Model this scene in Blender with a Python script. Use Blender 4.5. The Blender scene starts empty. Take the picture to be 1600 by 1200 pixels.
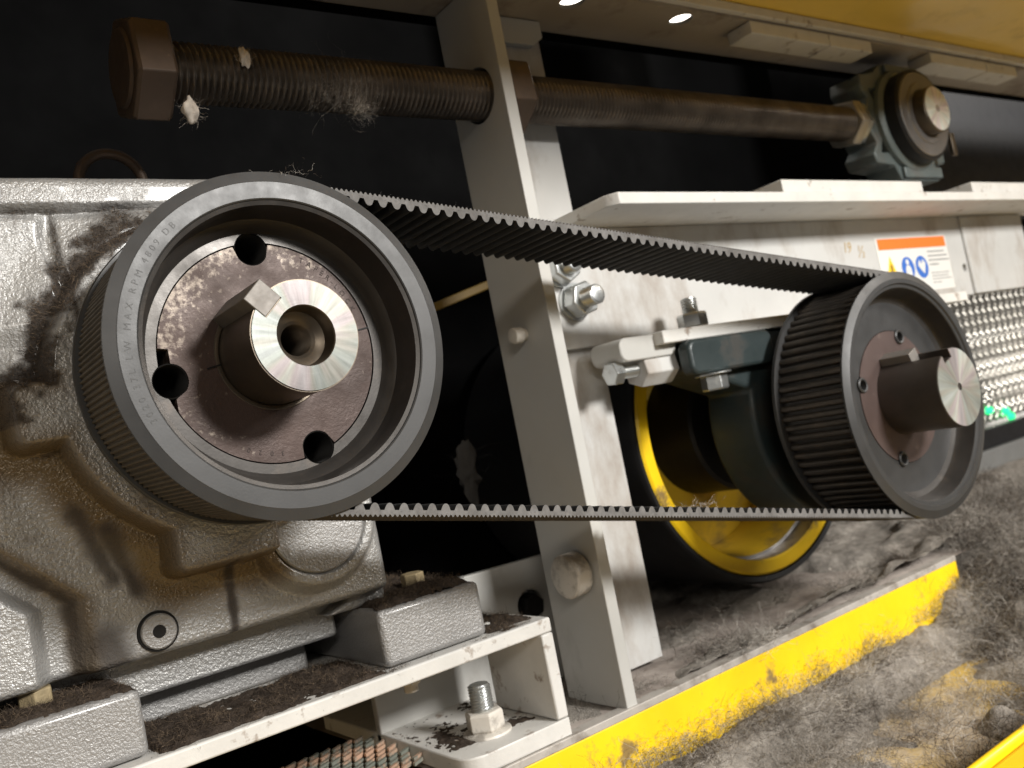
import bpy, bmesh, math, random
import numpy as np
from mathutils import Vector, Matrix
rng = np.random.default_rng(7); random.seed(7)
SC = bpy.context.scene
COL = SC.collection
R = math.radians
PI = math.pi

# ------------------------------------------------------------------ camera
cd = bpy.data.cameras.new('camera'); cam = bpy.data.objects.new('camera', cd); COL.objects.link(cam)
rw = [[0.79269001, -0.57830572, -0.19288608], [-0.12561943, 0.15466081, -0.97994887], [0.59654195, 0.80102592, 0.04995165]]
M = Matrix((( rw[0][0], -rw[1][0], -rw[2][0]), (rw[0][1], -rw[1][1], -rw[2][1]), (rw[0][2], -rw[1][2], -rw[2][2]))).to_4x4()
M.translation = Vector((-0.1747094, -0.3956697, -0.06012998))
cam.matrix_world = M
cd.sensor_width = 36; cd.lens = 36 * 1423.34 / 1600
cd.clip_start = 0.01; cd.clip_end = 50
cd.dof.use_dof = True; cd.dof.focus_distance = 0.46; cd.dof.aperture_fstop = 12
SC.camera = cam

# ------------------------------------------------------------------ light
w = bpy.data.worlds.new('World'); SC.world = w; w.use_nodes = True
bg = w.node_tree.nodes['Background']; bg.inputs[0].default_value = (1.0, 0.95, 0.88, 1); bg.inputs[1].default_value = 0.09

def area(name, loc, target, sx, sy, power, col):
    d = bpy.data.lights.new(name, 'AREA'); d.shape = 'RECTANGLE'; d.size = sx; d.size_y = sy; d.energy = power; d.color = col
    o = bpy.data.objects.new(name, d); COL.objects.link(o); o.location = loc
    o.rotation_euler = (Vector(target) - Vector(loc)).to_track_quat('-Z', 'Y').to_euler()
    return o
area('hall_or_fill_lamp', (0.62, -1.55, 0.61), (0.25, 0.05, -0.06), 0.34, 0.26, 35, (1.0, 0.98, 0.94))
area('hall_or_fill_lamp', (-0.75, -1.45, 0.58), (0.1, 0.1, -0.08), 0.6, 0.2, 5.2, (1.0, 0.94, 0.85))  # added fill from the left to lighten the post face and casting
area('hall_or_fill_lamp', (1.70, -0.85, 0.70), (0.60, 0.0, -0.20), 0.6, 0.3, 15, (1.0, 0.95, 0.88))

vs = SC.view_settings
vs.view_transform = 'Standard'; vs.look = 'None'; vs.gamma = 1; vs.exposure = 0.45; vs.use_curve_mapping = False
SC.cycles.use_denoising = True
SC.cycles.max_bounces = 8

# ------------------------------------------------------------------ materials
MATS = {}
def mat(name, col, rough=.5, metal=0.0, var=.12, vs=40, bump=0.0, bs=500, dirt=None, dirtcol=(.05, .035, .025), ds=25, dth=(.5, .62), dr=.85,
        wear=None, wcol=(.5, .48, .45), ws=120, wth=(.62, .7), spec=.5, coat=0, attr=None, streak=None, bdist=.0006, rvar=.12, rim=None, bdet=3):
    if name in MATS: return MATS[name]
    m = bpy.data.materials.new(name); m.use_nodes = True; MATS[name] = m
    nt = m.node_tree; N = nt.nodes; L = nt.links; b = N['Principled BSDF']
    b.inputs['Metallic'].default_value = metal; b.inputs['Specular IOR Level'].default_value = spec
    if coat: b.inputs['Coat Weight'].default_value = coat; b.inputs['Coat Roughness'].default_value = .14
    geo = N.new('ShaderNodeNewGeometry')
    pos = geo.outputs['Position']
    if streak:
        mp = N.new('ShaderNodeMapping'); mp.inputs['Scale'].default_value = streak; L.new(pos, mp.inputs[0]); spos = mp.outputs[0]
    else: spos = pos
    def noise(s, det=5, p=None, rgh=.6):
        n = N.new('ShaderNodeTexNoise'); n.inputs['Scale'].default_value = s; n.inputs['Detail'].default_value = det; n.inputs['Roughness'].default_value = rgh
        L.new(p or pos, n.inputs['Vector']); return n.outputs['Fac']
    def ramp(src, a, bb):
        r = N.new('ShaderNodeMapRange'); r.inputs[1].default_value = a; r.inputs[2].default_value = bb; L.new(src, r.inputs[0]); return r.outputs[0]
    def mix(f, a, bb):
        x = N.new('ShaderNodeMix'); x.data_type = 'RGBA'
        if isinstance(f, float): x.inputs[0].default_value = f
        else: L.new(f, x.inputs[0])
        for k, v in ((6, a), (7, bb)):
            if isinstance(v, tuple): x.inputs[k].default_value = (*v[:3], 1)
            else: L.new(v, x.inputs[k])
        return x.outputs[2]
    def mixf(f, a, bb):
        x = N.new('ShaderNodeMix'); L.new(f, x.inputs[0])
        for k, v in ((2, a), (3, bb)):
            if isinstance(v, (int, float)): x.inputs[k].default_value = v
            else: L.new(v, x.inputs[k])
        return x.outputs[0]
    n1 = ramp(noise(vs), .3, .7)
    lo = tuple(c * (1 - var) for c in col); hi = tuple(min(1, c * (1 + var)) for c in col)
    c = mix(n1, lo, hi)
    r = mixf(ramp(noise(vs * 2.3), .3, .7), rough * (1 - rvar), min(1, rough * (1 + rvar)))
    if wear:
        nz_ = noise(ws, 8, spos, .7)
        if rim:                               # rubbed bare at the rim and in blotches; upper left paler as if lit
            def M(op, a, bb):
                q = N.new('ShaderNodeMath'); q.operation = op
                for k, v in ((0, a), (1, bb)):
                    if isinstance(v, (int, float)): q.inputs[k].default_value = v
                    else: L.new(v, q.inputs[k])
                return q.outputs[0]
            sp = N.new('ShaderNodeSeparateXYZ'); L.new(pos, sp.inputs[0])
            ddx = M('SUBTRACT', sp.outputs[0], rim[0]); ddz = M('SUBTRACT', sp.outputs[2], rim[1])
            rr_ = M('SQRT', M('ADD', M('MULTIPLY', ddx, ddx), M('MULTIPLY', ddz, ddz)), 0)
            side = M('MULTIPLY', M('SUBTRACT', ddz, ddx), 1.6)
            big = M('MULTIPLY', M('SUBTRACT', noise(38, 3), .5), .55)
            nz_ = M('ADD', M('ADD', nz_, M('ADD', side, big)), M('MULTIPLY', ramp(rr_, rim[2], rim[3]), rim[4]))
        f = ramp(nz_, *wth); mm = N.new('ShaderNodeMath'); mm.operation = 'MULTIPLY'; mm.inputs[1].default_value = wear; L.new(f, mm.inputs[0])
        c = mix(mm.outputs[0], c, wcol)
    if dirt:
        f = ramp(noise(ds, 8, spos, .65), *dth); mm = N.new('ShaderNodeMath'); mm.operation = 'MULTIPLY'; mm.inputs[1].default_value = dirt; L.new(f, mm.inputs[0])
        c = mix(mm.outputs[0], c, dirtcol); r = mixf(mm.outputs[0], r, dr)
    if attr:                                  # baked stain shapes: (attribute name, colour, roughness)
        for an, ac, ar in attr:
            a = N.new('ShaderNodeAttribute'); a.attribute_name = an
            c = mix(a.outputs['Fac'], c, ac); r = mixf(a.outputs['Fac'], r, ar)
    L.new(c, b.inputs['Base Color']); L.new(r, b.inputs['Roughness'])
    if bump:
        bn = N.new('ShaderNodeBump'); bn.inputs['Strength'].default_value = bump; bn.inputs['Distance'].default_value = bdist
        L.new(noise(bs, bdet), bn.inputs['Height']); L.new(bn.outputs[0], b.inputs['Normal'])
    return m

def flat(name, col, rough=.5, emit=0):
    if name in MATS: return MATS[name]
    m = bpy.data.materials.new(name); m.use_nodes = True; MATS[name] = m
    b = m.node_tree.nodes['Principled BSDF']; b.inputs['Base Color'].default_value = (*col, 1); b.inputs['Roughness'].default_value = rough
    n = m.node_tree.nodes.new('ShaderNodeTexNoise'); n.inputs['Scale'].default_value = 150
    g = m.node_tree.nodes.new('ShaderNodeNewGeometry'); m.node_tree.links.new(g.outputs['Position'], n.inputs['Vector'])
    r = m.node_tree.nodes.new('ShaderNodeMapRange'); r.inputs[3].default_value = rough * .85; r.inputs[4].default_value = min(1, rough * 1.15)
    m.node_tree.links.new(n.outputs['Fac'], r.inputs[0]); m.node_tree.links.new(r.outputs[0], b.inputs['Roughness'])
    if emit:
        b.inputs['Emission Color'].default_value = (*col, 1); b.inputs['Emission Strength'].default_value = emit
    return m

CAST = mat('grey_cast_paint', (.335, .330, .322), .38, .30, .10, 30, bump=1.0, bs=520, bdist=.0011, bdet=2, spec=.6, dirt=.8, dirtcol=(.085, .065, .05), ds=24, dth=(.59, .72), coat=.3,
           attr=[('oil', (.105, .064, .017), .32), ('dirt', (.040, .029, .021), .95)])
CASTP = mat('grey_cast_paint_foot', (.29, .283, .277), .42, .28, .08, 30, bump=1.0, bs=650, bdist=.0009, bdet=2, spec=.6, coat=.3, dirt=.5, dirtcol=(.075, .055, .04), ds=26, dth=(.64, .72))
STEEL = mat('dark_phosphate_steel', (.050, .0495, .0495), .46, .45, .06, 30, bump=.05, bs=900, wear=.12, wcol=(.17, .165, .16), ws=90, wth=(.62, .85), rvar=.15)
STEEL2 = mat('turned_dark_steel', (.058, .053, .049), .40, .6, .14, 28, bump=.06, bs=900, wear=.3, wcol=(.22, .17, .13), ws=45, wth=(.55, .8), rvar=.25)
BUSH = mat('rusty_brown_bushing', (.050, .030, .024), .52, .35, .18, 30, bump=.3, bs=700, wear=.75, wcol=(.33, .275, .225), ws=330, wth=(.66, .82), rvar=.2, rim=(0, 0, .040, .056, .14))
BUSH2 = mat('dull_brown_bushing', (.085, .058, .052), .5, .35, .12, 30, wear=.4, wcol=(.35, .28, .24), ws=70, wth=(.6, .75))
SHAFT = mat('shaft_side_steel', (.12, .098, .075), .38, .8, .15, 40, wear=.25, wcol=(.1, .07, .045), ws=60)
BLACKHOLE = mat('recess_shade_black', (.006, .0055, .005), .6, 0, .1, spec=.25)  # near-black put into holes and gaps in place of their shade
KEYM = mat('key_steel', (.19, .175, .16), .6, .45, .10, 90, bump=.1, bs=900, wear=.3, wcol=(.2, .16, .13), ws=200)
RUB = mat('black_belt_rubber', (.016, .016, .017), .62, 0, .15, 60)
RUBEDGE = mat('dusty_belt_edge', (.135, .13, .127), .8, 0, .2, 250, bump=.2, bs=1500, dirt=.6, ds=55, dirtcol=(.055, .05, .046), dth=(.45, .65))
RIBBK = mat('dusty_belt_back', (.070, .056, .038), .7, 0, .2, 60, bump=.2, bs=1500)
WHITE = mat('grimy_white_paint', (.50, .495, .48), .55, 0, .06, 14, bump=.08, bs=160, dirt=.8, dirtcol=(.24, .18, .13), ds=17, dth=(.50, .72), streak=(1, 1, .45))
WHITE2 = mat('chipped_white_edge', (.60, .585, .555), .5, 0, .07, 40, bump=.3, bs=350, dirt=.8, dirtcol=(.20, .14, .095), ds=55, dth=(.60, .68))
POST = mat('grey_white_post_paint', (.46, .453, .43), .42, 0, .05, 12, bump=.10, bs=140, dirt=.55, dirtcol=(.15, .115, .085), ds=13, dth=(.57, .76), streak=(1, 1, .5))
PLATE = mat('dull_cream_plate', (.34, .30, .255), .5, 0, .08, 14, dirt=.6, dirtcol=(.12, .085, .06), ds=18, dth=(.55, .7))
YEL = mat('worn_yellow_paint', (.88, .57, .008), .42, 0, .07, 20, bump=.12, bs=220, dirt=.9, dirtcol=(.16, .105, .05), ds=22, dth=(.565, .64))
YELD = mat('dusty_yellow_paint', (.66, .43, .02), .5, 0, .12, 20, dirt=.7, dirtcol=(.17, .12, .06), ds=24, dth=(.5, .68))
YELH = mat('yellow_hood_paint', (.78, .55, .10), .42, 0, .06, 8, dirt=.4, dirtcol=(.25, .18, .08), ds=14, dth=(.55, .75))
OXIDE = mat('brown_oxide_screw', (.15, .128, .108), .36, .6, .35, 35, dirt=.2, dirtcol=(.035, .026, .02), ds=45, dth=(.5, .65), wear=.2, wcol=(.30, .22, .16), ws=120, wth=(.55, .7))
OXIDEH = mat('brown_oxide_head', (.095, .066, .048), .5, .45, .15, 50, wear=.3, wcol=(.25, .18, .13), ws=90)
ZINC = mat('zinc_plated_steel', (.58, .60, .60), .30, .9, .10, 60, bump=.05, bs=600, dirt=.3, dirtcol=(.2, .16, .12), ds=110, dth=(.55, .7))
GREEN = mat('blue_green_housing', (.026, .037, .038), .42, .1, .12, 30, bump=.25, bs=400, dirt=.45, ds=30)
GREENL = mat('pale_green_housing', (.125, .150, .148), .42, .15, .12, 30, bump=.35, bs=350, dirt=.5, ds=30, dirtcol=(.12, .10, .08))
BLK = mat('black_rubber', (.010, .010, .011), .5, 0, .2, 40, spec=.35)
VOID = mat('unlit_interior_black', (.0022, .0022, .0023), .8, 0, .3, 8, spec=.03)  # near-black colour stands in for the darkness of the machine interior
DUSTF = mat('dusty_brown_floor', (.44, .385, .345), .7, 0, .18, 18, bump=.3, bs=300, dirt=.7, dirtcol=(.10, .075, .06), ds=14, dth=(.42, .62))
DUSTY = mat('dusty_yellow_floor', (.62, .43, .11), .7, 0, .15, 18, bump=.5, bs=420, bdist=.001, dirt=.95, dirtcol=(.46, .375, .275), ds=8, dth=(.40, .56), wear=.5, wcol=(.27, .22, .17), ws=60, wth=(.52, .7))
LINT = mat('grey_lint', (.46, .425, .38), .95, 0, .35, 40, spec=.1)
LINTD = mat('dark_brown_lint', (.060, .046, .036), .95, 0, .4, 60, spec=.1)
LINTB = mat('grey_lint_bed', (.33, .30, .265), .95, 0, .35, 120, bump=1, bs=700, bdist=.003, spec=.1, dirt=.6, dirtcol=(.12, .10, .085), ds=40, dth=(.50, .70))
LINTDB = mat('dark_lint_bed', (.060, .046, .036), .95, 0, .4, 120, bump=.9, bs=1100, bdist=.002, spec=.1)
FLUFF = mat('white_fluff', (.62, .56, .49), .9, 0, .2, 200, spec=.1)
GREYBAR = mat('grey_bar_paint', (.17, .17, .165), .5, 0, .08)
GALV = mat('galvanised_mesh', (.45, .44, .42), .38, .8, .15, 60)
COPPER = mat('coppery_mesh', (.62, .40, .28), .45, .3, .2, 50, wear=.9, wcol=(.20, .24, .21), ws=40, wth=(.44, .54))
CREAMB = mat('cream_paint_bolt', (.60, .56, .50), .4, 0, .06, 40, bump=.15, bs=300, dirt=.5, ds=60)

def radial_metal(name, cx, cz, base, rough, sectors=5.0, metal=.65):
    m = bpy.data.materials.new(name); m.use_nodes = True; nt = m.node_tree; N = nt.nodes; L = nt.links; b = N['Principled BSDF']
    g = N.new('ShaderNodeNewGeometry'); sx = N.new('ShaderNodeSeparateXYZ'); L.new(g.outputs['Position'], sx.inputs[0])
    def math_(op, a, bb=None):
        n = N.new('ShaderNodeMath'); n.operation = op
        for k, v in ((0, a), (1, bb)):
            if v is None: continue
            if isinstance(v, (int, float)): n.inputs[k].default_value = v
            else: L.new(v, n.inputs[k])
        return n.outputs[0]
    dx = math_('SUBTRACT', sx.outputs[0], cx); dz = math_('SUBTRACT', sx.outputs[2], cz)
    ang = math_('ARCTAN2', dz, dx)
    rad = math_('SQRT', math_('ADD', math_('MULTIPLY', dx, dx), math_('MULTIPLY', dz, dz)))
    # unit vector on the circle -> seamless angular noise
    cb = N.new('ShaderNodeCombineXYZ'); L.new(math_('COSINE', ang), cb.inputs[0]); L.new(math_('SINE', ang), cb.inputs[1]); L.new(math_('MULTIPLY', rad, 6.0), cb.inputs[2])
    n1 = N.new('ShaderNodeTexNoise'); n1.inputs['Scale'].default_value = sectors; n1.inputs['Detail'].default_value = 3; L.new(cb.outputs[0], n1.inputs['Vector'])
    n2 = N.new('ShaderNodeTexNoise'); n2.inputs['Scale'].default_value = 2.2; n2.inputs['Detail'].default_value = 1; L.new(cb.outputs[0], n2.inputs['Vector'])
    cr = N.new('ShaderNodeValToRGB'); cr.color_ramp.elements[0].position = .3; cr.color_ramp.elements[1].position = .7
    cr.color_ramp.elements[0].color = (base * .60, base * .59, base * .57, 1); cr.color_ramp.elements[1].color = (base, base * .99, base * .97, 1)
    L.new(n1.outputs['Fac'], cr.inputs[0])  # light and dark sectors imitate radial reflections on turned metal
    hs = N.new('ShaderNodeValToRGB'); e = hs.color_ramp.elements; e[0].position = .30; e[0].color = (1.0, .93, .96, 1); e[1].position = .72; e[1].color = (.93, .99, 1, 1)
    for p_, c_ in ((.42, (1, .88, .90, 1)), (.5, (1, .97, .88, 1)), (.58, (.93, 1, .94, 1))):
        k = hs.color_ramp.elements.new(p_); k.color = c_
    L.new(n2.outputs['Fac'], hs.inputs[0])  # pastel tint by angle imitates an iridescent sheen
    mx = N.new('ShaderNodeMix'); mx.data_type = 'RGBA'; mx.blend_type = 'MULTIPLY'; mx.inputs[0].default_value = 1; L.new(cr.outputs[0], mx.inputs[6]); L.new(hs.outputs[0], mx.inputs[7])
    L.new(mx.outputs[2], b.inputs['Base Color'])
    b.inputs['Metallic'].default_value = metal; b.inputs['Roughness'].default_value = rough; b.inputs['Anisotropic'].default_value = .6
    t = N.new('ShaderNodeCombineXYZ'); L.new(math_('MULTIPLY', math_('SINE', ang), -1), t.inputs[0]); L.new(math_('COSINE', ang), t.inputs[2])
    L.new(t.outputs[0], b.inputs['Tangent'])
    w_ = N.new('ShaderNodeTexNoise'); w_.noise_dimensions = '1D'; w_.inputs['Scale'].default_value = 4500; L.new(rad, w_.inputs['W'])
    bn = N.new('ShaderNodeBump'); bn.inputs['Strength'].default_value = .12; bn.inputs['Distance'].default_value = .0002; L.new(w_.outputs['Fac'], bn.inputs['Height']); L.new(bn.outputs[0], b.inputs['Normal'])
    return m

# ------------------------------------------------------------------ mesh helpers
class MB:
    def __init__(s): s.v = []; s.f = []
    def add(s, v, f):
        o = len(s.v); s.v += [tuple(p) for p in v]; s.f += [tuple(i + o for i in q) for q in f]; return s
    def box(s, x0, x1, y0, y1, z0, z1):
        return s.add([(x0,y0,z0),(x1,y0,z0),(x1,y1,z0),(x0,y1,z0),(x0,y0,z1),(x1,y0,z1),(x1,y1,z1),(x0,y1,z1)],
                     [(0,3,2,1),(4,5,6,7),(0,1,5,4),(1,2,6,5),(2,3,7,6),(3,0,4,7)])
    def lathe(s, prof, cx=0, cz=0, n=96, axis='y', closed=False):
        """prof: (radius, axial) pairs; axis through (cx, cz) along y (or along x / z with (cx, cz) the other two coordinates)"""
        v = []; f = []; k = len(prof)
        for i in range(n):
            a = 2 * PI * i / n; c_, s_ = math.cos(a), math.sin(a)
            for r, t in prof:
                if axis == 'y': v.append((cx + r * c_, t, cz + r * s_))
                elif axis == 'x': v.append((t, cx + r * c_, cz + r * s_))
                else: v.append((cx + r * c_, cz + r * s_, t))
        m = k if closed else k - 1
        for i in range(n):
            j = (i + 1) % n
            for q in range(m):
                q2 = (q + 1) % k; f.append((i*k+q, i*k+q2, j*k+q2, j*k+q))
        return s.add(v, f)
    def prism(s, pts, t0, t1, axis='y'):
        n = len(pts); v = []
        for t in (t0, t1):
            for a, b in pts:
                v.append((a, t, b) if axis == 'y' else (t, a, b) if axis == 'x' else (a, b, t))
        f = [tuple(range(n)), tuple(range(2*n-1, n-1, -1))] + [(i, n+i, n+(i+1) % n, (i+1) % n) for i in range(n)]
        return s.add(v, f)
    def hexa(s, c, af, t0, t1, axis='x', rot=0.0, ch=.12):
        """hexagonal prism with chamfered corners; c: the two coordinates across the axis"""
        r = af / math.sqrt(3); L = []
        for t, k in ((t0, 1 - ch * .6), (t0 + (t1 - t0) * ch, 1.0), (t1 - (t1 - t0) * ch, 1.0), (t1, 1 - ch * .6)):
            L.append([(c[0] + r * k * math.cos(rot + PI / 3 * i), c[1] + r * k * math.sin(rot + PI / 3 * i)) for i in range(6)])
        v = []; ts = (t0, t0 + (t1 - t0) * ch, t1 - (t1 - t0) * ch, t1)
        for pts, t in zip(L, ts):
            for a, b in pts: v.append((t, a, b) if axis == 'x' else (a, t, b) if axis == 'y' else (a, b, t))
        f = [tuple(range(6)), tuple(range(23, 17, -1))]
        for q in range(3):
            for i in range(6): f.append((q*6+i, q*6+6+i, q*6+6+(i+1) % 6, q*6+(i+1) % 6))
        return s.add(v, f)
    def thread(s, c, rad, t0, t1, pitch, axis='x', n=36, depth=.0014, per=6):
        m = max(8, int((t1 - t0) / pitch * per)); v = []; f = []
        for i in range(m + 1):
            t = t0 + (t1 - t0) * i / m
            for j in range(n):
                a = 2 * PI * j / n; ph = (t / pitch - j / n) % 1.0
                tri = abs(ph * 2 - 1); rr = rad - depth * min(1, max(0, (tri - .12) / .76))
                if i in (0, m): rr = rad - depth
                p, q = c[0] + rr * math.cos(a), c[1] + rr * math.sin(a)
                v.append((t, p, q) if axis == 'x' else (p, t, q) if axis == 'y' else (p, q, t))
        for i in range(m):
            for j in range(n): f.append((i*n+j, i*n+(j+1) % n, (i+1)*n+(j+1) % n, (i+1)*n+j))
        f += [tuple(range(n)), tuple(range((m+1)*n-1, m*n-1, -1))]
        return s.add(v, f)

def base_of(parent):
    p = Vector((0, 0, 0))
    while parent is not None: p = p + parent.location; parent = parent.parent
    return p
def obj(name, mb, m, parent=None, smooth=35, bevel=0, seg=2, recalc=True):
    me = bpy.data.meshes.new(name)
    o0 = base_of(parent)
    me.from_pydata([(p[0]-o0.x, p[1]-o0.y, p[2]-o0.z) for p in mb.v], [], mb.f)
    if recalc:
        bm = bmesh.new(); bm.from_mesh(me); bmesh.ops.remove_doubles(bm, verts=bm.verts, dist=1e-7); bmesh.ops.recalc_face_normals(bm, faces=bm.faces); bm.to_mesh(me); bm.free()
    for mm in (m if isinstance(m, list) else [m]): me.materials.append(mm)
    if smooth:
        me.polygons.foreach_set('use_smooth', [True] * len(me.polygons)); me.set_sharp_from_angle(angle=R(smooth))
    o = bpy.data.objects.new(name, me); COL.objects.link(o)
    if parent is not None: o.parent = parent
    if bevel:
        b = o.modifiers.new('bevel', 'BEVEL'); b.width = bevel; b.segments = seg; b.limit_method = 'ANGLE'; b.angle_limit = R(40); b.harden_normals = False
    return o
def tag(o, label, cat, group=None):
    o['label'] = label; o['category'] = cat
    if group: o['group'] = group
    return o
def kind(o, k, label=None):
    o['kind'] = k
    if label: o['label'] = label
    return o
def thing(name, loc, label, cat, group=None):
    o = bpy.data.objects.new(name, None); COL.objects.link(o); o.location = loc; o.empty_display_size = .01
    return tag(o, label, cat, group)
def link_copy(src, parent=None, loc=None, rot=None):
    c = src.copy(); COL.objects.link(c); c.parent = parent
    if loc is not None: c.location = loc
    if rot is not None: c.rotation_euler = rot
    return c
def plate(name, outer, holes, t0, t1, axis, m, parent=None, bevel=0, smooth=35):
    """flat plate with real holes; 2-D outlines across the axis"""
    bm = bmesh.new(); edges = []
    def P(a, b, t): return (a, t, b) if axis == 'y' else (t, a, b) if axis == 'x' else (a, b, t)
    for loop in [outer] + holes:
        vs_ = [bm.verts.new(P(a, b, t0)) for a, b in loop]
        edges += [bm.edges.new((vs_[i], vs_[(i+1) % len(vs_)])) for i in range(len(vs_))]
    bmesh.ops.triangle_fill(bm, use_beauty=True, use_dissolve=False, edges=edges)
    ext = bmesh.ops.extrude_face_region(bm, geom=bm.faces[:] )
    d = Vector(P(0, 0, t1 - t0)) if axis != 'x' else Vector((t1 - t0, 0, 0))
    bmesh.ops.translate(bm, vec=d, verts=[g for g in ext['geom'] if isinstance(g, bmesh.types.BMVert)])
    bmesh.ops.recalc_face_normals(bm, faces=bm.faces)
    me_v = [v.co.copy() for v in bm.verts]; idx = {v: i for i, v in enumerate(bm.verts)}
    mb = MB(); mb.v = [tuple(c) for c in me_v]; mb.f = [tuple(idx[v] for v in f.verts) for f in bm.faces]; bm.free()
    return obj(name, mb, m, parent, smooth, bevel)
def circ(cx, cz, r, n=40): return [(cx + r * math.cos(2*PI*i/n), cz + r * math.sin(2*PI*i/n)) for i in range(n)]
def rrect(x0, x1, z0, z1, r, n=6):
    out = []
    for cx, cz, a0 in ((x1-r, z1-r, 0), (x0+r, z1-r, 90), (x0+r, z0+r, 180), (x1-r, z0+r, 270)):
        for i in range(n + 1):
            a = R(a0 + 90 * i / n); out.append((cx + r * math.cos(a), cz + r * math.sin(a)))
    return out

# smooth value noise for numpy relief
def vnoise(x, y, scale, seed=0):
    r = np.random.default_rng(seed); g = r.random((256, 256))
    X = np.asarray(x) * scale + 1000; Y = np.asarray(y) * scale + 1000
    xi = np.floor(X).astype(int); yi = np.floor(Y).astype(int); fx = X - xi; fy = Y - yi
    fx = fx*fx*(3-2*fx); fy = fy*fy*(3-2*fy)
    a = g[xi % 256, yi % 256]; b = g[(xi+1) % 256, yi % 256]; c = g[xi % 256, (yi+1) % 256]; d = g[(xi+1) % 256, (yi+1) % 256]
    return (a*(1-fx)+b*fx)*(1-fy)+(c*(1-fx)+d*fx)*fy
def fbm(x, y, scale, oct=4, seed=0):
    return sum(vnoise(x, y, scale*2**k, seed+k)/2**k for k in range(oct)) / sum(1/2**k for k in range(oct))
def sstep(e0, e1, x): t = np.clip((x-e0)/(e1-e0), 0, 1); return t*t*(3-2*t)
def seg_dist(X, Z, a, b):
    ax, az = a; bx, bz = b; dx, dz = bx-ax, bz-az; t = np.clip(((X-ax)*dx+(Z-az)*dz)/(dx*dx+dz*dz), 0, 1)
    return np.hypot(X-ax-t*dx, Z-az-t*dz)
def boxsd(X, Z, x0, x1, z0, z1, r=.006):
    dx = np.abs(X-(x0+x1)/2)-(x1-x0)/2+r; dz = np.abs(Z-(z0+z1)/2)-(z1-z0)/2+r
    return np.hypot(np.maximum(dx, 0), np.maximum(dz, 0))+np.minimum(np.maximum(dx, dz), 0)-r

def fibres(name, pts, length, width, mats, parent=None, lift=.5, curl=1.0, label=None, k='stuff', nseg=4, sgn=False):
    """tangled hair-thin ribbons rooted at pts (n x 3)"""
    n = len(pts); P = np.array(pts, float)
    d = rng.normal(size=(n, 3)); d[:, 2] = (d[:, 2] if sgn else np.abs(d[:, 2])) * lift; d /= np.linalg.norm(d, axis=1)[:, None]
    L = length * rng.uniform(.4, 1.5, n) / nseg; V = []; cur = P.copy()
    wv = np.cross(d, rng.normal(size=(n, 3))); wv /= np.linalg.norm(wv, axis=1)[:, None]
    rows = []
    for i in range(nseg + 1):
        ww = width * (1 - .6 * i / nseg) * rng.uniform(.6, 1.4, n)[:, None] * .5
        rows.append((cur - wv * ww, cur + wv * ww))
        d = d + rng.normal(size=(n, 3)) * .45 * curl; d /= np.linalg.norm(d, axis=1)[:, None]; cur = cur + d * L[:, None]
    arr = np.stack([q for r_ in rows for q in r_], 1)           # n, 2(nseg+1), 3
    kk = 2 * (nseg + 1); base = np.arange(n) * kk
    F = np.concatenate([np.stack([base+2*i, base+2*i+1, base+2*i+3, base+2*i+2], 1) for i in range(nseg)])
    o0 = base_of(parent); V = arr.reshape(-1, 3) - np.array(o0)
    me = bpy.data.meshes.new(name); me.vertices.add(len(V)); me.vertices.foreach_set('co', V.ravel())
    me.loops.add(F.size); me.loops.foreach_set('vertex_index', F.ravel().astype(np.int32)); me.polygons.add(len(F))
    me.polygons.foreach_set('loop_start', np.arange(0, F.size, 4, dtype=np.int32)); me.polygons.foreach_set('loop_total', np.full(len(F), 4, np.int32))
    for m in mats: me.materials.append(m)
    if len(mats) > 1: me.polygons.foreach_set('material_index', np.tile(rng.integers(0, len(mats), n), nseg).astype(np.int32))
    me.update(); me.validate()
    o = bpy.data.objects.new(name, me); COL.objects.link(o)
    if parent is not None: o.parent = parent
    if k: o['kind'] = k
    if label: o['label'] = label
    return o
def sheet(name, x0, x1, y0, y1, nx, ny, hf, m, parent=None, mask=None):
    xs = np.linspace(x0, x1, nx); ys = np.linspace(y0, y1, ny); X, Y = np.meshgrid(xs, ys, indexing='ij'); Z = hf(X, Y)
    mb = MB(); mb.v = list(zip(X.ravel().tolist(), Y.ravel().tolist(), Z.ravel().tolist()))
    mk = np.ones((nx-1, ny-1), bool) if mask is None else mask(X, Y)[:-1, :-1]
    mb.f = [(i*ny+j, (i+1)*ny+j, (i+1)*ny+j+1, i*ny+j+1) for i in range(nx-1) for j in range(ny-1) if mk[i, j]]
    return obj(name, mb, m, parent, smooth=80, recalc=False)

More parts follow.
